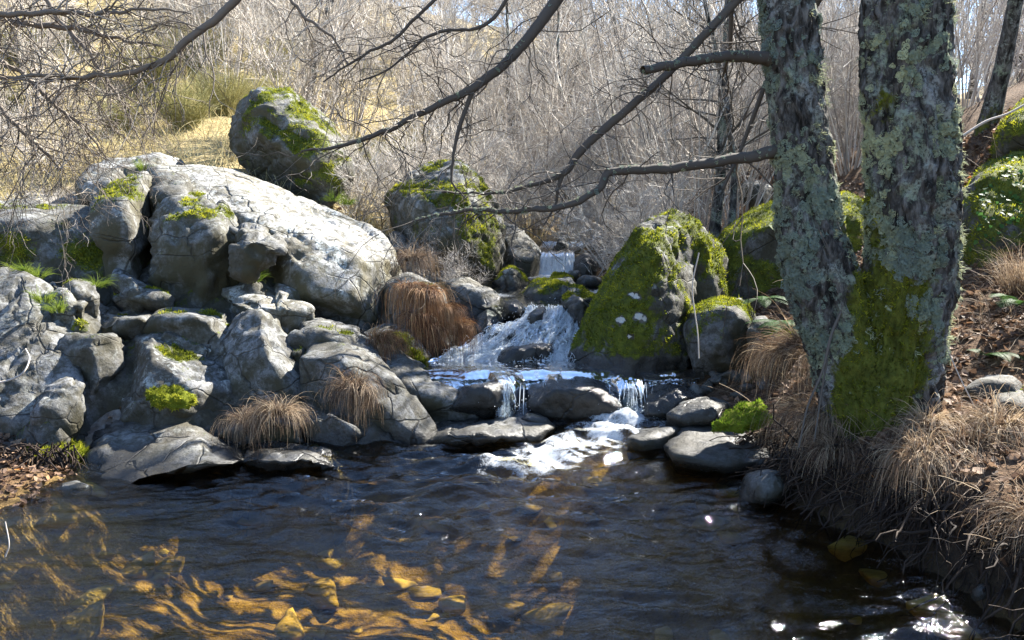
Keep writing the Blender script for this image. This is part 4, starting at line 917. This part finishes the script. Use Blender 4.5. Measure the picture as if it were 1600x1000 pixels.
bough([(-80,110,3.9,9),(-20,150,3.9,8),(20,190,3.9,6),(60,230,3.92,5),(100,268,3.94,2)], 60, 30, .5, None, 'lowest drooping spray of fine twigs at the photo edge', 13, name='overhanging_branch', group=LG, droop=(.02, 0, -.10), lv=3)
bough([(60,-30,4.1,8),(90,30,4.1,7),(130,70,4.1,6),(170,130,4.1,5),(200,180,4.1,3),(215,215,4.1,2)], 60, 26, .5, None, 'spray of fine twigs hanging before the pale grass slope', 14, name='overhanging_branch', group=LG, droop=(.03, 0, -.08), lv=3)
bough([(440,-30,4.3,6),(470,20,4.3,5),(520,60,4.3,4),(545,100,4.3,2)], 40, 16, .4, None, 'short twig spray at the top above the perched boulder', 15, name='overhanging_branch', group=LG)
# ------------------------------------------------------------------ bare shrubs and slender trees on the slopes
def shrub_mesh(seed, stems, height, fan, lv, thick, wob=.16, up=.05, name='bare_shrub'):
    r = np.random.default_rng(seed); mb = MB()
    a = r.uniform(0, 2 * np.pi, stems); f = fan * np.sqrt(r.random(stems))
    d = np.stack([np.cos(a) * f, np.sin(a) * f, np.ones(stems)], 1)
    st = np.stack([np.cos(a) * .12 * r.random(stems), np.sin(a) * .12 * r.random(stems), np.full(stems, -.15)], 1)
    L = height * r.uniform(.6, 1.1, stems); p = walk(r, st, d, L, 12, wob * .6, (0, 0, up)); ra = thick * r.uniform(.6, 1.2, stems)
    tubes(mb, p, ra[:, None] * np.linspace(1, .3, 12)[None], 5, np.clip(.4 + r.normal(size=stems) * .2, 0, 1))
    for k, ln, n, sides in lv:
        src = np.repeat(np.arange(len(p)), k); j = (r.uniform(.22, .97, len(src)) * (p.shape[1] - 2)).astype(int) + 1
        ax = unit(p[src, j] - p[src, j - 1]); dd = unit(ax + r.normal(size=(len(src), 3)) * .55 + [0, 0, .12])
        LL = ln * r.uniform(.4, 1.2, len(src)); q = walk(r, p[src, j], dd, LL, n, wob, (0, 0, up))
        ra = np.maximum(ra[src] * .5, .0026)
        tubes(mb, q, ra[:, None] * np.linspace(1, .5, n)[None], sides, np.clip(.5 + r.normal(size=len(src)) * .25, 0, 1)); p = q
    return mb.mesh(name)
PROT = [shrub_mesh(1, 10, 2.4, .75, [(6, .9, 7, 4), (7, .5, 5, 3), (5, .26, 4, 3)], .016),
        shrub_mesh(2, 14, 2.0, .95, [(6, .7, 6, 4), (6, .42, 5, 3), (5, .24, 4, 3)], .013, .22),
        shrub_mesh(3, 8, 3.2, .5, [(8, 1.0, 7, 4), (7, .55, 5, 3), (5, .3, 4, 3)], .020),
        shrub_mesh(4, 16, 1.5, 1.1, [(6, .55, 6, 4), (6, .34, 5, 3), (5, .2, 4, 3)], .010, .26, .0),
        shrub_mesh(5, 22, 3.4, .55, [(7, .8, 6, 3), (6, .4, 4, 3)], .013, .07, .03)]
for m in PROT: m.materials.append(M['pale_twig'])
r = np.random.default_rng(41)
SH = 'leafless shrubs covering the slopes'
n_sh = 0
def place_shrub(x, y, kind, s, label, sink=0):
    o = put('bare_shrub', PROT[kind], None, origin=(x, y, ground_z(x, y)[0] - sink), label=label, category='shrub', group=SH)
    o.rotation_euler = (r.uniform(-.12, .12), r.uniform(-.12, .12), r.uniform(0, 6.28)); o.scale = (s, s, s * r.uniform(.85, 1.15))
    return o
LBL = 'leafless grey-brown shrub lost in the tangle on the far slope'
rows = [(10.3, 9), (11.6, 14), (13.2, 18), (15, 20), (17.5, 22), (20.5, 24), (24, 26), (28.5, 26), (34, 26), (40, 26)]
for y0, cnt in rows:
    for j in range(cnt):
        y = y0 * r.uniform(.95, 1.06); a = -.70 + 1.34 * (j + r.uniform(.1, .9)) / cnt
        x = a * y
        if y0 < 13 and abs(x - .7) < 1.0: continue                      # the stream stays open
        if x < -.8 - .04 * y and r.random() < (.66 if y0 < 16 else .3 if y0 < 22 else 0): continue  # the grassy slope behind the outcrop
        if y0 < 13 and x > 1.6 and r.random() < .5: continue
        if y0 > 12.5 and a > .43 and r.random() < .7: continue               # open sky over the right-hand slope
        kd = int(r.choice([0, 1, 2, 3, 4], p=[.27, .27, .18, .14, .14]))
        place_shrub(x, y, kd, r.uniform(.75, 1.2) * (1 + .018 * (y - 10)), LBL, .1); n_sh += 1
for u, v, y, kd, s, lb in ((700,440,8.35,3,.40,'small twiggy bush growing against the egg-shaped boulder'), (640,400,8.5,1,.3,'twiggy bush beside the egg-shaped boulder near the pale stone'), (985,425,9.2,3,.65,'low tangle of grey twigs right of the small upper fall'),
                       (950,400,9.8,1,.6,'bramble-like tangle above the round black stone'), (1030,390,8.9,1,.6,'thorny tangle behind the moss-draped boulder'), (60,260,9.2,3,.8,'low scrub behind the low dark block'), (560,330,9.4,1,.5,'dry scrub between the two big boulders'), (900,372,12.6,3,.8,'reddish scrub over the stream head')):
    p = P(u, v, y); o = place_shrub(p[0], y, kd, s, lb); o.location.z = min(p[2], ground_z(p[0], y)[0] + .15) - .05
# upright shoots behind the moss-draped boulder
for u, y, s, wh in ((1085, 8.8, .8, 'right behind the moss-draped boulder'), (1150, 9.4, .85, 'behind the boulder with the glowing top'), (1010, 10.4, .9, 'farther back above the stream'), (1320, 10.0, .8, 'seen between the two trunks')):
    x = (u - 800) / FPX * y * 1.0; place_shrub(x, y, 4, s, 'clump of straight upright grey shoots ' + wh)
def slender(seed, h, rad, crown, nb=22):
    r = np.random.default_rng(seed); o = empty('slender_tree', (0, 0, 0)); mb = MB()
    c = walk(r, np.array([[0, 0, -.2]]), np.array([[r.normal() * .08, r.normal() * .08, 1.]]), np.array([h]), 26, .05, (0, 0, .04))
    ra = np.linspace(rad, rad * .22, 26) * (1 + .6 * np.exp(-np.arange(26) / 1.5)); tubes(mb, c, ra[None], 10, np.array([.4]))
    me = mb.mesh('trunk', attrs={'moss': np.clip(.55 - .35 * np.concatenate(mb.V)[:, 2], 0, .7)}); put('trunk', me, M['bark'], parent=o)
    mb = MB(); j = r.integers(int(26 * (1 - crown)), 26, nb); d = unit(r.normal(size=(nb, 3)) * [1, 1, .4] + [0, 0, .45])
    p = walk(r, c[0][j], d, h * .24 * r.uniform(.5, 1.2, nb), 9, .14, (0, 0, .06)); tubes(mb, p, (ra[j] * .38)[:, None] * np.linspace(1, .35, 9)[None], 5, np.full(nb, .4))
    for k, ln, tr in ((8, .85, .006), (6, .42, .0035)):
        src = np.repeat(np.arange(len(p)), k); jj = r.integers(1, p.shape[1] - 1, len(src))
        q = walk(r, p[src, jj], unit(p[src, jj + 1] - p[src, jj]) + r.normal(size=(len(src), 3)) * .5, ln * r.uniform(.4, 1.2, len(src)), 6, .2, (0, 0, .03))
        tubes(mb, q, np.linspace(tr, tr * .5, 6)[None].repeat(len(src), 0), 3, np.clip(.5 + r.normal(size=len(src)) * .2, 0, 1)); p = q
    put('crown', mb.mesh('crown'), M['twig'], parent=o)
    return o
PT = [slender(61, 8.5, .10, .75), slender(62, 7.5, .07, .8, 26), slender(63, 9.5, .13, .65)]
used = [0, 0, 0]
def place_tree(x, y, k, s, label, group=None, lean=(0, 0)):
    o = PT[k] if not used[k] else copy_tree(PT[k]); used[k] = 1
    o.location = (x, y, ground_z(x, y)[0]); o.rotation_euler = (lean[0], lean[1], r.uniform(0, 6)); o.scale = (s, s, s)
    tag(o, label, 'tree', group)
def ux(u, y): return (u - 800) / FPX * y
SG = 'slender bare trees on the right-hand slope'; SL = 'thin bare tree among the crowd against the sky on the upper slope'
place_tree(ux(1524, 8.3), 8.3, 2, .62, 'lone grey tree standing on the slope right of the twin trunk')
PT[2].rotation_euler = (0, 0, 3.4)
place_tree(ux(1118, 8.6), 8.6, 0, .62, 'mossy-stemmed slim tree rising between the mossy boulders', None, (0, -.05))
place_tree(ux(1140, 8.4), 8.4, 1, .6, 'dark slim tree leaning beside the mossy-stemmed one', None, (0, .22))
for u, y in ((1490, 22), (1530, 19), (1560, 25), (1585, 17), (1450, 26), (1600, 21), (1415, 24), (1330, 20), (1310, 28)):
    place_tree(ux(u, y), y, int(r.integers(0, 3)), r.uniform(.75, 1.05), SL, SG)
for u, y in ((480, 17), (800, 18), (845, 15.5), (690, 22), (560, 26), (1010, 21), (1080, 19), (930, 26), (345, 24), (150, 27)):
    place_tree(ux(u, y), y, int(r.integers(0, 3)), r.uniform(.6, .9), 'thin bare tree standing in the brush of the far slope', 'bare trees in the far brush')
# trees just outside the picture that shade the bank and the pool
for x, y, k, s in ((3.9, 3.6, 1, .9), (5.0, 4.4, 0, .85), (4.4, 2.6, 2, .8)):
    place_tree(x, y, k, s, 'bare tree on the shaded bank beyond the photo edge', 'trees shading the pool')
# yellow-green broom bushes on the grassy slope
def broom_mesh(seed):
    r = np.random.default_rng(seed); n = 450; mb = MB(); a = r.uniform(0, 6.28, n); f = .7 * np.sqrt(r.random(n))
    st = np.stack([.25 * np.cos(a) * f, .25 * np.sin(a) * f, -.05 * np.ones(n)], 1)
    p = walk(r, st, np.stack([np.cos(a) * f, np.sin(a) * f, np.ones(n)], 1), r.uniform(.5, 1.2, n), 8, .1, (0, 0, -.02))
    tubes(mb, p, np.linspace(.004, .0018, 8)[None].repeat(n, 0), 3, np.clip(.5 + r.normal(size=n) * .25, 0, 1))
    src = np.repeat(np.arange(n), 4); j = r.integers(2, 7, len(src)); q = walk(r, p[src, j], unit(p[src, j] - p[src, j - 1]) + r.normal(size=(len(src), 3)) * .3, r.uniform(.15, .4, len(src)), 5, .1)
    tubes(mb, q, np.linspace(.003, .0015, 5)[None].repeat(len(src), 0), 3, np.clip(.6 + r.normal(size=len(src)) * .25, 0, 1))
    return mb.mesh('broom_bush')
BR = [broom_mesh(5), broom_mesh(6)]
for m in BR: m.materials.append(M['broom'])
for u, y, s in ((300, 12, 1.1), (360, 13.5, 1.2), (250, 14, 1.3), (60, 13, 1.2), (420, 14.5, 1.2), (770, 13.6, 1.0), (720, 12.4, .8), (130, 16, 1.4), (330, 17, 1.5), (200, 11.3, .8), (560, 12.6, .9), (640, 15, 1.1), (20, 10.8, .8), (440, 19, 1.5), (90, 20, 1.6)):
    x = ux(u, y); o = put('broom_bush', BR[int(s * 10) % 2], None, origin=(x, y, ground_z(x, y)[0]), label='yellow-green broom bush on the grassy slope behind the boulders', category='bush', group='broom bushes on the grassy slope')
    o.rotation_euler = (0, 0, r.uniform(0, 6)); s *= .62; o.scale = (s, s, s)
# dry grass of the slope
n = 33000; y = 8.2 + 16 * r.random(n) ** 1.7; x = y * r.uniform(-.75, .22, n); keep = (x < -.5) | (y > 13); x, y = x[keep], y[keep]; n = len(x)
g = np.stack([x, y, ground_z(x, y)], 1); keep = (fbm(g * .9, 3) + r.normal(size=n) * .25) > -.15; g = g[keep]; n = len(g); mb = MB()
p = walk(r, g, np.stack([r.normal(size=n) * .5, r.normal(size=n) * .5, np.ones(n)], 1), r.uniform(.12, .42, n), 5, .15, (0, 0, -.14))
ribbons(mb, p, np.linspace(.010, .003, 5)[None].repeat(n, 0), unit(r.normal(size=(n, 3)) * [1, .4, .2]), np.clip(.5 + r.normal(size=n) * .25, 0, 1))
put('dry_grass', mb.mesh('dry_grass', smooth=False), M['dry_grass'], label='pale bleached grass on the slope behind the outcrop', category='grass', kind='stuff')
# ------------------------------------------------------------------ sedge tufts, ferns, moss cushions, litter, roots
def tuft(label, base, n, ln, spread, mat, seed, lean=(0, 0), width=.0034, droop=.20, rad=.07, group='withered sedge tufts', name='sedge_tuft', tint=.5, up=.8):
    r = np.random.default_rng(seed + 500); nc = max(8, n // 16); ci = r.integers(0, nc, n)
    a = r.uniform(0, 6.28, nc)[ci] + r.normal(size=n) * .22; f = np.clip((spread * np.sqrt(r.random(nc)))[ci] + r.normal(size=n) * .10, .02, 2); cl_ = r.uniform(.6, 1.15, nc)[ci]
    st = np.array(base) + np.stack([np.cos(a) * f * rad / spread, np.sin(a) * f * rad / spread, r.uniform(-.02, .015, n)], 1)
    d = np.stack([np.cos(a) * f + lean[0], np.sin(a) * f + lean[1], np.full(n, up)], 1)
    L = ln * cl_ * r.uniform(.55, 1.2, n); m = 11; dr_ = droop * r.uniform(.55, 1.35, (n, 1)); cw = r.normal(size=(nc, 3))[ci] * .05; dd = unit(d); p = st.copy(); out = [p.copy()]; step = (L / (m - 1))[:, None]
    for k in range(m - 1):
        dd = unit(dd + r.normal(size=(n, 3)) * .09 + cw - dr_ * np.array([[0, 0, 1 + .12 * k]])); p = p + dd * step; out.append(p.copy())
    p = np.stack(out, 1); mb = MB()
    s = unit(np.cross(d, r.normal(size=(n, 3)) * .4 + [0, 1, 0]))
    ribbons(mb, p, width * r.uniform(.6, 1.3, n)[:, None] * np.linspace(1, .35, m)[None], s, np.clip(tint + r.normal(size=n) * .20 + (r.normal(size=nc) * .22)[ci], 0, 1))
    return put(name, mb.mesh(name, base, smooth=False), M[mat], origin=base, label=label, category='sedge', group=group)
def on_ground(u, v, y, dz=0.0): q = P(u, v, y); return q + [0, 0, dz]
tuft('large drooping brown sedge tuft at the waterline of the lower outcrop', P(432,646,4.95), 700, .30, .8, 'sedge', 1, droop=.27)
tuft('small ragged sedge tuft huddled against the large waterline tuft', P(385,655,5.02), 280, .26, .7, 'sedge', 2, droop=.3, tint=.4)
tuft('rounded dark sedge tuft hanging on the dark-fronted wedge', P(552,606,5.2), 650, .29, .55, 'sedge', 3, lean=(0, -.3), droop=.33, tint=.35)
for j, (u, v, y, n_, ln, ly, tn, lb) in enumerate(((640,446,6.45,520,.36,.15,.55,'top shock of the brown sedge hanging beside the cascade'), (668,452,6.38,620,.42,.25,.6,'long straw-brown sedge hanging down the rock beside the cascade'),
        (694,478,6.36,520,.36,.35,.45,'rusty sedge hanging nearest the foaming water'), (712,502,6.36,420,.30,.35,.3,'dark red sedge fringe low above the foaming base'), (672,505,6.25,460,.30,.15,.35,'dark red sedge fringe under the long straw-brown one'), (650,490,6.22,300,.26,.05,.45,'thin rusty sedge wisp left of the dark red fringe'))):
    tuft(lb, P(u, v, y), n_, ln, .38, 'red_sedge', 50 + j, lean=(ly, -.5), droop=.42, rad=.10, tint=tn, up=.35)
tuft('dull sedge clump above the red-brown mane', P(645,405,7.2), 700, .34, .8, 'sedge', 6, lean=(0, -.2), droop=.28, tint=.35)
tuft('short rusty sedge spilling over the mossy bank stone', P(592,528,6.2), 420, .36, .5, 'red_sedge', 7, lean=(.5, -.5), droop=.30, tint=.55)
tuft('broad thatch of grey sedge behind the bright moss cushion', P(1262,548,4.85), 1300, .40, .6, 'sedge', 8, lean=(-.6, -.35), droop=.24, rad=.22, tint=.45)
tuft('trailing sedge thatch beside the bright moss cushion', P(1285,640,4.4), 1000, .34, .6, 'sedge', 9, lean=(-.45, -.45), droop=.28, rad=.18, tint=.4)
tuft('huge pale sedge tuft pouring over the bank edge', P(1452,712,3.66), 1000, .35, .5, 'sedge', 10, lean=(-.22, -.45), droop=.40, rad=.13, tint=.62)
tuft('straw-coloured sedge tuft at the foot of the tree', P(1448,660,3.95), 450, .27, .9, 'sedge', 11, lean=(0, -.2), droop=.24, rad=.08, tint=.75)
tuft('sunlit sedge tuft nearest the photo edge on the bank', P(1562,665,3.75), 500, .28, .7, 'sedge', 12, lean=(-.1, -.3), droop=.28, tint=.7)
tuft('thin sedge tuft beside the huge pale one', P(1510,705,3.7), 450, .30, .6, 'sedge', 13, lean=(.05, -.35), droop=.28, tint=.6)
tuft('sedge tuft hanging above the corner stones', P(1618,815,3.05), 600, .28, .5, 'sedge', 14, lean=(-.4, -.3), droop=.28, tint=.5)
tuft('tan sedge tuft below the large moss-green boulder', P(1592,455,5.4), 500, .34, .4, 'sedge', 15, droop=.05, tint=.6)
tuft('wispy sedge above the roots of the shaded bank', P(1300,700,4.0), 400, .22, .7, 'sedge', 16, lean=(-.3, -.4), droop=.28, tint=.35)
for j, (u, v, y, wh) in enumerate(((40,425,6.1,'at the top of the dappled slab'),(70,470,5.7,'on the lichened rubble edge'),(58,432,6.2,'under the low dark block'),(92,485,5.6,'below the lichened rubble edge'),(225,265,8.0,'beside the pale sunlit dome'),(150,447,6.2,'next to the loose angular stone'),(395,438,6.5,'under the hooked overhanging block'),(540,318,8.5,'at the foot of the perched boulder'),(520,312,8.6,'in the shadow of the perched boulder'))):
    tuft('short green grass tuft growing ' + wh, P(u,v,y), 160, .13, .8, 'grass', 30 + j, droop=.08, rad=.05, group='green grass tufts in the crevices', name='grass_tuft')
def fern(label, base, nf, ln, seed, face=(0, -1)):
    r = np.random.default_rng(seed + 700); root = empty('fern', base, label=label, category='fern', group='ferns on the shaded bank')
    for j in range(nf):
        a = math.atan2(face[1], face[0]) + r.normal() * 1.1; d = np.array([[math.cos(a), math.sin(a), r.uniform(.5, 1.1)]])
        p = walk(r, np.zeros((1, 3)), d, np.array([ln * r.uniform(.7, 1.1)]), 40, .02, (0, 0, -.035))[0]; mb = MB()
        tubes(mb, p[None], np.linspace(.0025, .001, 40)[None], 4, np.array([.4])); t = unit(np.gradient(p, axis=0))
        s = unit(np.cross(t, [0, 0, 1.])); i = np.arange(6, 40)
        for sg in (-1, 1):
            L = ln * .24 * np.sin(np.linspace(.75, 3.05, len(i))); dirs = s[i] * sg + t[i] * .45 - np.array([0, 0, .15])
            q = p[i][:, None] + unit(dirs)[:, None] * (L[:, None] * np.linspace(0, 1, 7)[None])[:, :, None]
            w = (ln * .0125) * np.array([.5, 1, .8, .95, .65, .6, .05])[None] * np.ones((len(i), 1)); ribbons(mb, q, w, t[i], np.clip(.5 + r.normal(size=len(i)) * .2, 0, 1))
        put('frond', mb.mesh('frond', smooth=False), M['fern'], parent=root)
fern('green fern with spreading fronds above the green-grey stone', P(1232,512,5.75), 15, .36, 1)
fern('small single-crowned fern under the glowing mossy boulder', P(1190,470,6.3), 7, .26, 2)
fern('fern on the leaf-strewn slope near the photo edge', P(1588,478,5.0), 8, .30, 3)
fern('low fern in the litter right of the twin trunk', P(1545,560,4.7), 7, .24, 4)
def cushion(label, outline, yf, yb, seed, n=9000, ln=.026):
    pts = []
    for u, v in outline:
        h = (max(o[1] for o in outline) - v) / max(1, np.ptp([o[1] for o in outline])); pts += [P(u, v, yf + (yb - yf) * h)]
    pts = np.array(pts); pts = np.concatenate([pts, pts - [0, 0, .05]])
    V, T = hull_rock(pts, 4, 5, .030, 7, 2, 0, seed); nrm = normals(V, T); base = np.array([*V.mean(0)[:2], V[:, 2].min()])
    mb = MB(); mb.add(V, T=T, A=.5); ob = put('moss_cushion', mb.mesh('moss_cushion', base), M['moss'], origin=base, label=label, category='moss')
    r = np.random.default_rng(seed); mt = MB(); moss_tufts(mt, r, V, T, np.ones(len(V)), nrm, n, ln, .008); put('shoots', mt.mesh('shoots', base, smooth=False), M['bright_moss'] if 'bright' in label else M['moss'], parent=ob, kind='stuff')
M['bright_moss'] = mat_tint('bright_moss', [(0, (.08, .14, .008)), (1, (.24, .34, .03))], .9, .45)
cushion('bright green moss cushion on the blue slab', [(1112,662),(1135,640),(1175,624),(1205,630),(1210,652),(1160,664)], 4.55, 4.95, 71, 9000, .015)
cushion('dark golden moss clump on the humped rock', [(226,614),(246,602),(276,604),(306,620),(292,630),(245,625)], 4.98, 5.2, 72, 5000, .016)
cushion('moss mat over the roots by the oval white stone', [(20,705),(50,690),(110,688),(135,700),(120,712),(40,714)], 4.75, 5.0, 73, 4000)
cushion('yellow moss lump on the bank stone beside the foam', [(615,560),(640,535),(665,560),(672,582),(640,580)], 6.12, 6.35, 74, 5000)
cushion('moss strip on the pale slab near the ledge', [(705,610),(715,600),(735,618),(738,632),(720,628)], 5.7, 5.9, 75, 3000)
# ivy on the green boulder
V, T, nrm, base, ob = ROCKS['large moss-green boulder with ivy on the slope']
r = np.random.default_rng(91); root = empty('ivy', base, label='small-leaved ivy trailing over the large moss-green boulder', category='ivy')
sel = np.where((nrm[:, 1] < -.1) & (V[:, 2] > V[:, 2].min() + .35) & (fbm(V * 2.2 + 5, 2) > .05))[0]
leafv = np.array([(0, 0, 0), (.5, .25, .05), (.35, .6, .0), (0, 1, -.05), (-.35, .6, 0), (-.5, .25, .05)]); leaft = np.array([(0, 1, 2), (0, 2, 3), (0, 3, 4), (0, 4, 5)])
mb = MB(); s = r.choice(sel, 650); nn = unit(nrm[s] + r.normal(size=(650, 3)) * .35); a = unit(np.cross(nn, r.normal(size=(650, 3)))); b = np.cross(nn, a); sc = r.uniform(.022, .045, 650)
mb.add((V[s] + nn * .02)[:, None] + (a[:, None] * leafv[None, :, :1] + b[:, None] * leafv[None, :, 1:2] + nn[:, None] * leafv[None, :, 2:]) * sc[:, None, None], T=(leaft[None] + 6 * np.arange(650)[:, None, None]).reshape(-1, 3), A=np.repeat(r.random(650), 6))
put('leaves', mb.mesh('leaves', base, smooth=False), M['fern'], parent=root, kind='stuff')
# fallen leaves
def litter(label, x, y, seed, sz=(.018, .042), lift=.012, z=None):
    r = np.random.default_rng(seed); n = len(x); z = ground_z(x, y) if z is None else z
    g = np.stack([x, y, z + r.uniform(.0, lift, n)], 1); nn = unit(r.normal(size=(n, 3)) * .45 + [0, 0, 1]); a = unit(np.cross(nn, r.normal(size=(n, 3)))); b = np.cross(nn, a); s = r.uniform(*sz, n)
    lv = np.array([(0, -1, .25), (.5, -.35, .0), (.55, .35, .1), (0, 1, .35), (-.55, .35, .1), (-.5, -.35, 0), (0, 0, -.1)]); lt = np.array([(6, 0, 1), (6, 1, 2), (6, 2, 3), (6, 3, 4), (6, 4, 5), (6, 5, 0)])
    cv = r.uniform(.2, 1.8, n)
    mb = MB(); mb.add(g[:, None] + (a[:, None] * lv[None, :, :1] + b[:, None] * lv[None, :, 1:2] + nn[:, None] * lv[None, :, 2:] * cv[:, None, None]) * s[:, None, None], T=(lt[None] + 7 * np.arange(n)[:, None, None]).reshape(-1, 3), A=np.repeat(np.clip(r.normal(.42, .24, n), 0, 1), 7))
    put('leaf_litter', mb.mesh('leaf_litter', smooth=False), M['leaf'], label=label, category='leaves', kind='stuff')
r = np.random.default_rng(95)
n = 16000; x = r.uniform(1.5, 5.5, n); y = r.uniform(1.8, 8.5, n); z = ground_z(x, y); k = (z > .16) & (fbm(np.stack([x, y, z], 1) * 1.6, 3) > -.45); litter('brown fallen leaves carpeting the shaded bank round the tree', x[k], y[k], 1)
n = 5000; x = r.uniform(-5, -.8, n); y = r.uniform(4.2, 7.6, n); z = ground_z(x, y); k = (z > .02); litter('brown fallen leaves lodged in the crevices of the outcrop', x[k], y[k], 2, (.012, .028))
n = 900; x = r.uniform(-3.6, -2.2, n); y = r.uniform(3.9, 5.0, n); z = ground_z(x, y); k = z > -.03; litter('rusty leaves washed up beside the oval white stone', x[k], y[k], 3, (.014, .034), .03)
n = 5000; x = r.uniform(-3, 4, n); y = r.uniform(8, 14, n); z = ground_z(x, y); k = np.abs(x - .6) > .7; litter('reddish leaves under the brush along the upper stream', x[k], y[k], 4, (.02, .05))
# dead stems strewn over the shaded bank
n = 1500; x = r.uniform(1.5, 5.5, n); y = r.uniform(2.0, 8.0, n); z = ground_z(x, y); k = z > .15; x, y, z = x[k], y[k], z[k]; n = len(x); mb = MB()
p = walk(r, np.stack([x, y, z + .005], 1), np.stack([r.normal(size=n), r.normal(size=n) * .6, r.uniform(0, .5, n)], 1), r.uniform(.08, .42, n), 7, .14, (0, 0, -.03))
tubes(mb, p, np.linspace(.0028, .0012, 7)[None].repeat(n, 0), 3, np.clip(.55 + r.normal(size=n) * .3, 0, 1))
put('dead_stems', mb.mesh('dead_stems'), M['sedge'], label='dead stems and twigs strewn over the shaded bank', category='twigs', kind='stuff')
# thatch of short withered blades on the bank
n = 9000; x = r.uniform(1.5, 4.5, n); y = r.uniform(2.2, 6.5, n); z = ground_z(x, y); k = (z > .12) & (fbm(np.stack([x, y, z], 1) * 2.1 + 3, 3) > .0); g = np.stack([x, y, z], 1)[k]; n = len(g); mb = MB()
p = walk(r, g, np.stack([r.normal(size=n) * .6 - .3, r.normal(size=n) * .5 - .4, np.ones(n) * .7], 1), r.uniform(.08, .26, n), 6, .12, (0, 0, -.22))
ribbons(mb, p, np.linspace(.0036, .0014, 6)[None].repeat(n, 0), unit(r.normal(size=(n, 3)) * [1, .4, .2]), np.clip(.45 + r.normal(size=n) * .25, 0, 1))
put('withered_grass', mb.mesh('withered_grass', smooth=False), M['sedge'], label='short withered grass lying over the shaded bank', category='grass', kind='stuff')
# roots hanging under the banks
def roots(label, boxes, n, seed, brink=None):
    r = np.random.default_rng(seed); mb = MB(); st = []
    for (u0, v0, u1, v1, y) in boxes:
        for j in range(n): st.append(P(r.uniform(u0, u1), r.uniform(v0, v1), y + r.uniform(-.05, .05)))
    if brink is not None:
        bx = r.uniform(1.15, 2.5, 6000); by = r.uniform(1.9, 4.9, 6000); bz = ground_z(bx, by); kk = np.where((bz > .02) & (bz < .34))[0][:1100]
        st = st + [np.array(q) for q in np.stack([bx[kk], by[kk], bz[kk] + r.uniform(-.01, .05, len(kk))], 1)]
    st = np.array(st); m = len(st); p = walk(r, st, np.stack([r.normal(size=m) * .7 - (.5 if brink is not None else 0), -.5 + r.normal(size=m) * .4, -.8 + r.normal(size=m) * .5], 1), r.uniform(.12, .42, m), 9, .30, (0, 0, -.12))
    p[:, :, 2] = np.maximum(p[:, :, 2], -.08)
    tubes(mb, p, (r.uniform(.0015, .009, m) ** 1)[:, None] * np.linspace(1, .4, 9)[None], 4, r.random(m))
    base = st.mean(0); put('root_mat', mb.mesh('root_mat', base), M['root'], origin=base, label=label, category='roots', kind='stuff')
roots('dark tangle of roots hanging over the pool under the tree', [(1235, 712, 1360, 735, 4.12), (1220, 700, 1300, 720, 4.2), (1300, 715, 1400, 745, 3.98), (1440, 770, 1600, 800, 3.4), (1380, 760, 1460, 790, 3.6)], 90, 5, [(1.35, 4.6), (1.60, 4.15), (1.78, 3.75), (1.84, 3.4), (1.96, 2.9), (2.08, 2.3)])
roots('gnarled roots in the mossy bank corner by the oval white stone', [(-20, 690, 120, 720, 4.7)], 120, 6)
# lone sticks
def stick(label, px, seed):
    c, rad = path(px, 24); mb = MB(); tubes(mb, c[None], rad[None] * .7, 5, np.array([.5])); put('stick', mb.mesh('stick', c[0]), M['pale_twig' if seed % 2 else 'twig'], origin=c[0], label=label, category='stick')
stick('pale crooked stick lying on the dappled slab', [(-30,605,5.05,5),(20,592,5.1,5),(38,580,5.12,4),(46,560,5.2,4),(40,545,5.28,3)], 1)
stick('dark thin pole leaning on the twin trunk', [(1322,470,4.18,7),(1300,520,4.1,7),(1285,580,4.05,6),(1262,635,4.0,5),(1248,700,3.95,4)], 2)
stick('second thin dark stem beside the leaning pole', [(1293,560,4.08,5),(1284,610,4.04,5),(1272,690,3.98,4)], 4)
stick('pale stem hanging before the brown round boulder', [(1092,395,5.8,3),(1082,450,5.7,3),(1090,520,5.6,3),(1092,560,5.55,3)], 3)
stick('pale twig rising at the edge of the water', [(8,870,3.3,4),(14,850,3.3,3),(8,815,3.32,3)], 5)
stick('pale dead stem arching over the leaf litter', [(1478,540,4.1,3),(1500,590,4.05,3),(1525,640,4.0,3)], 7)
stick('grey bare bough lying on the slope below the mossy boulder', [(1500,215,6.2,6),(1540,190,6.2,6),(1580,175,6.2,5),(1640,140,6.2,5)], 9)
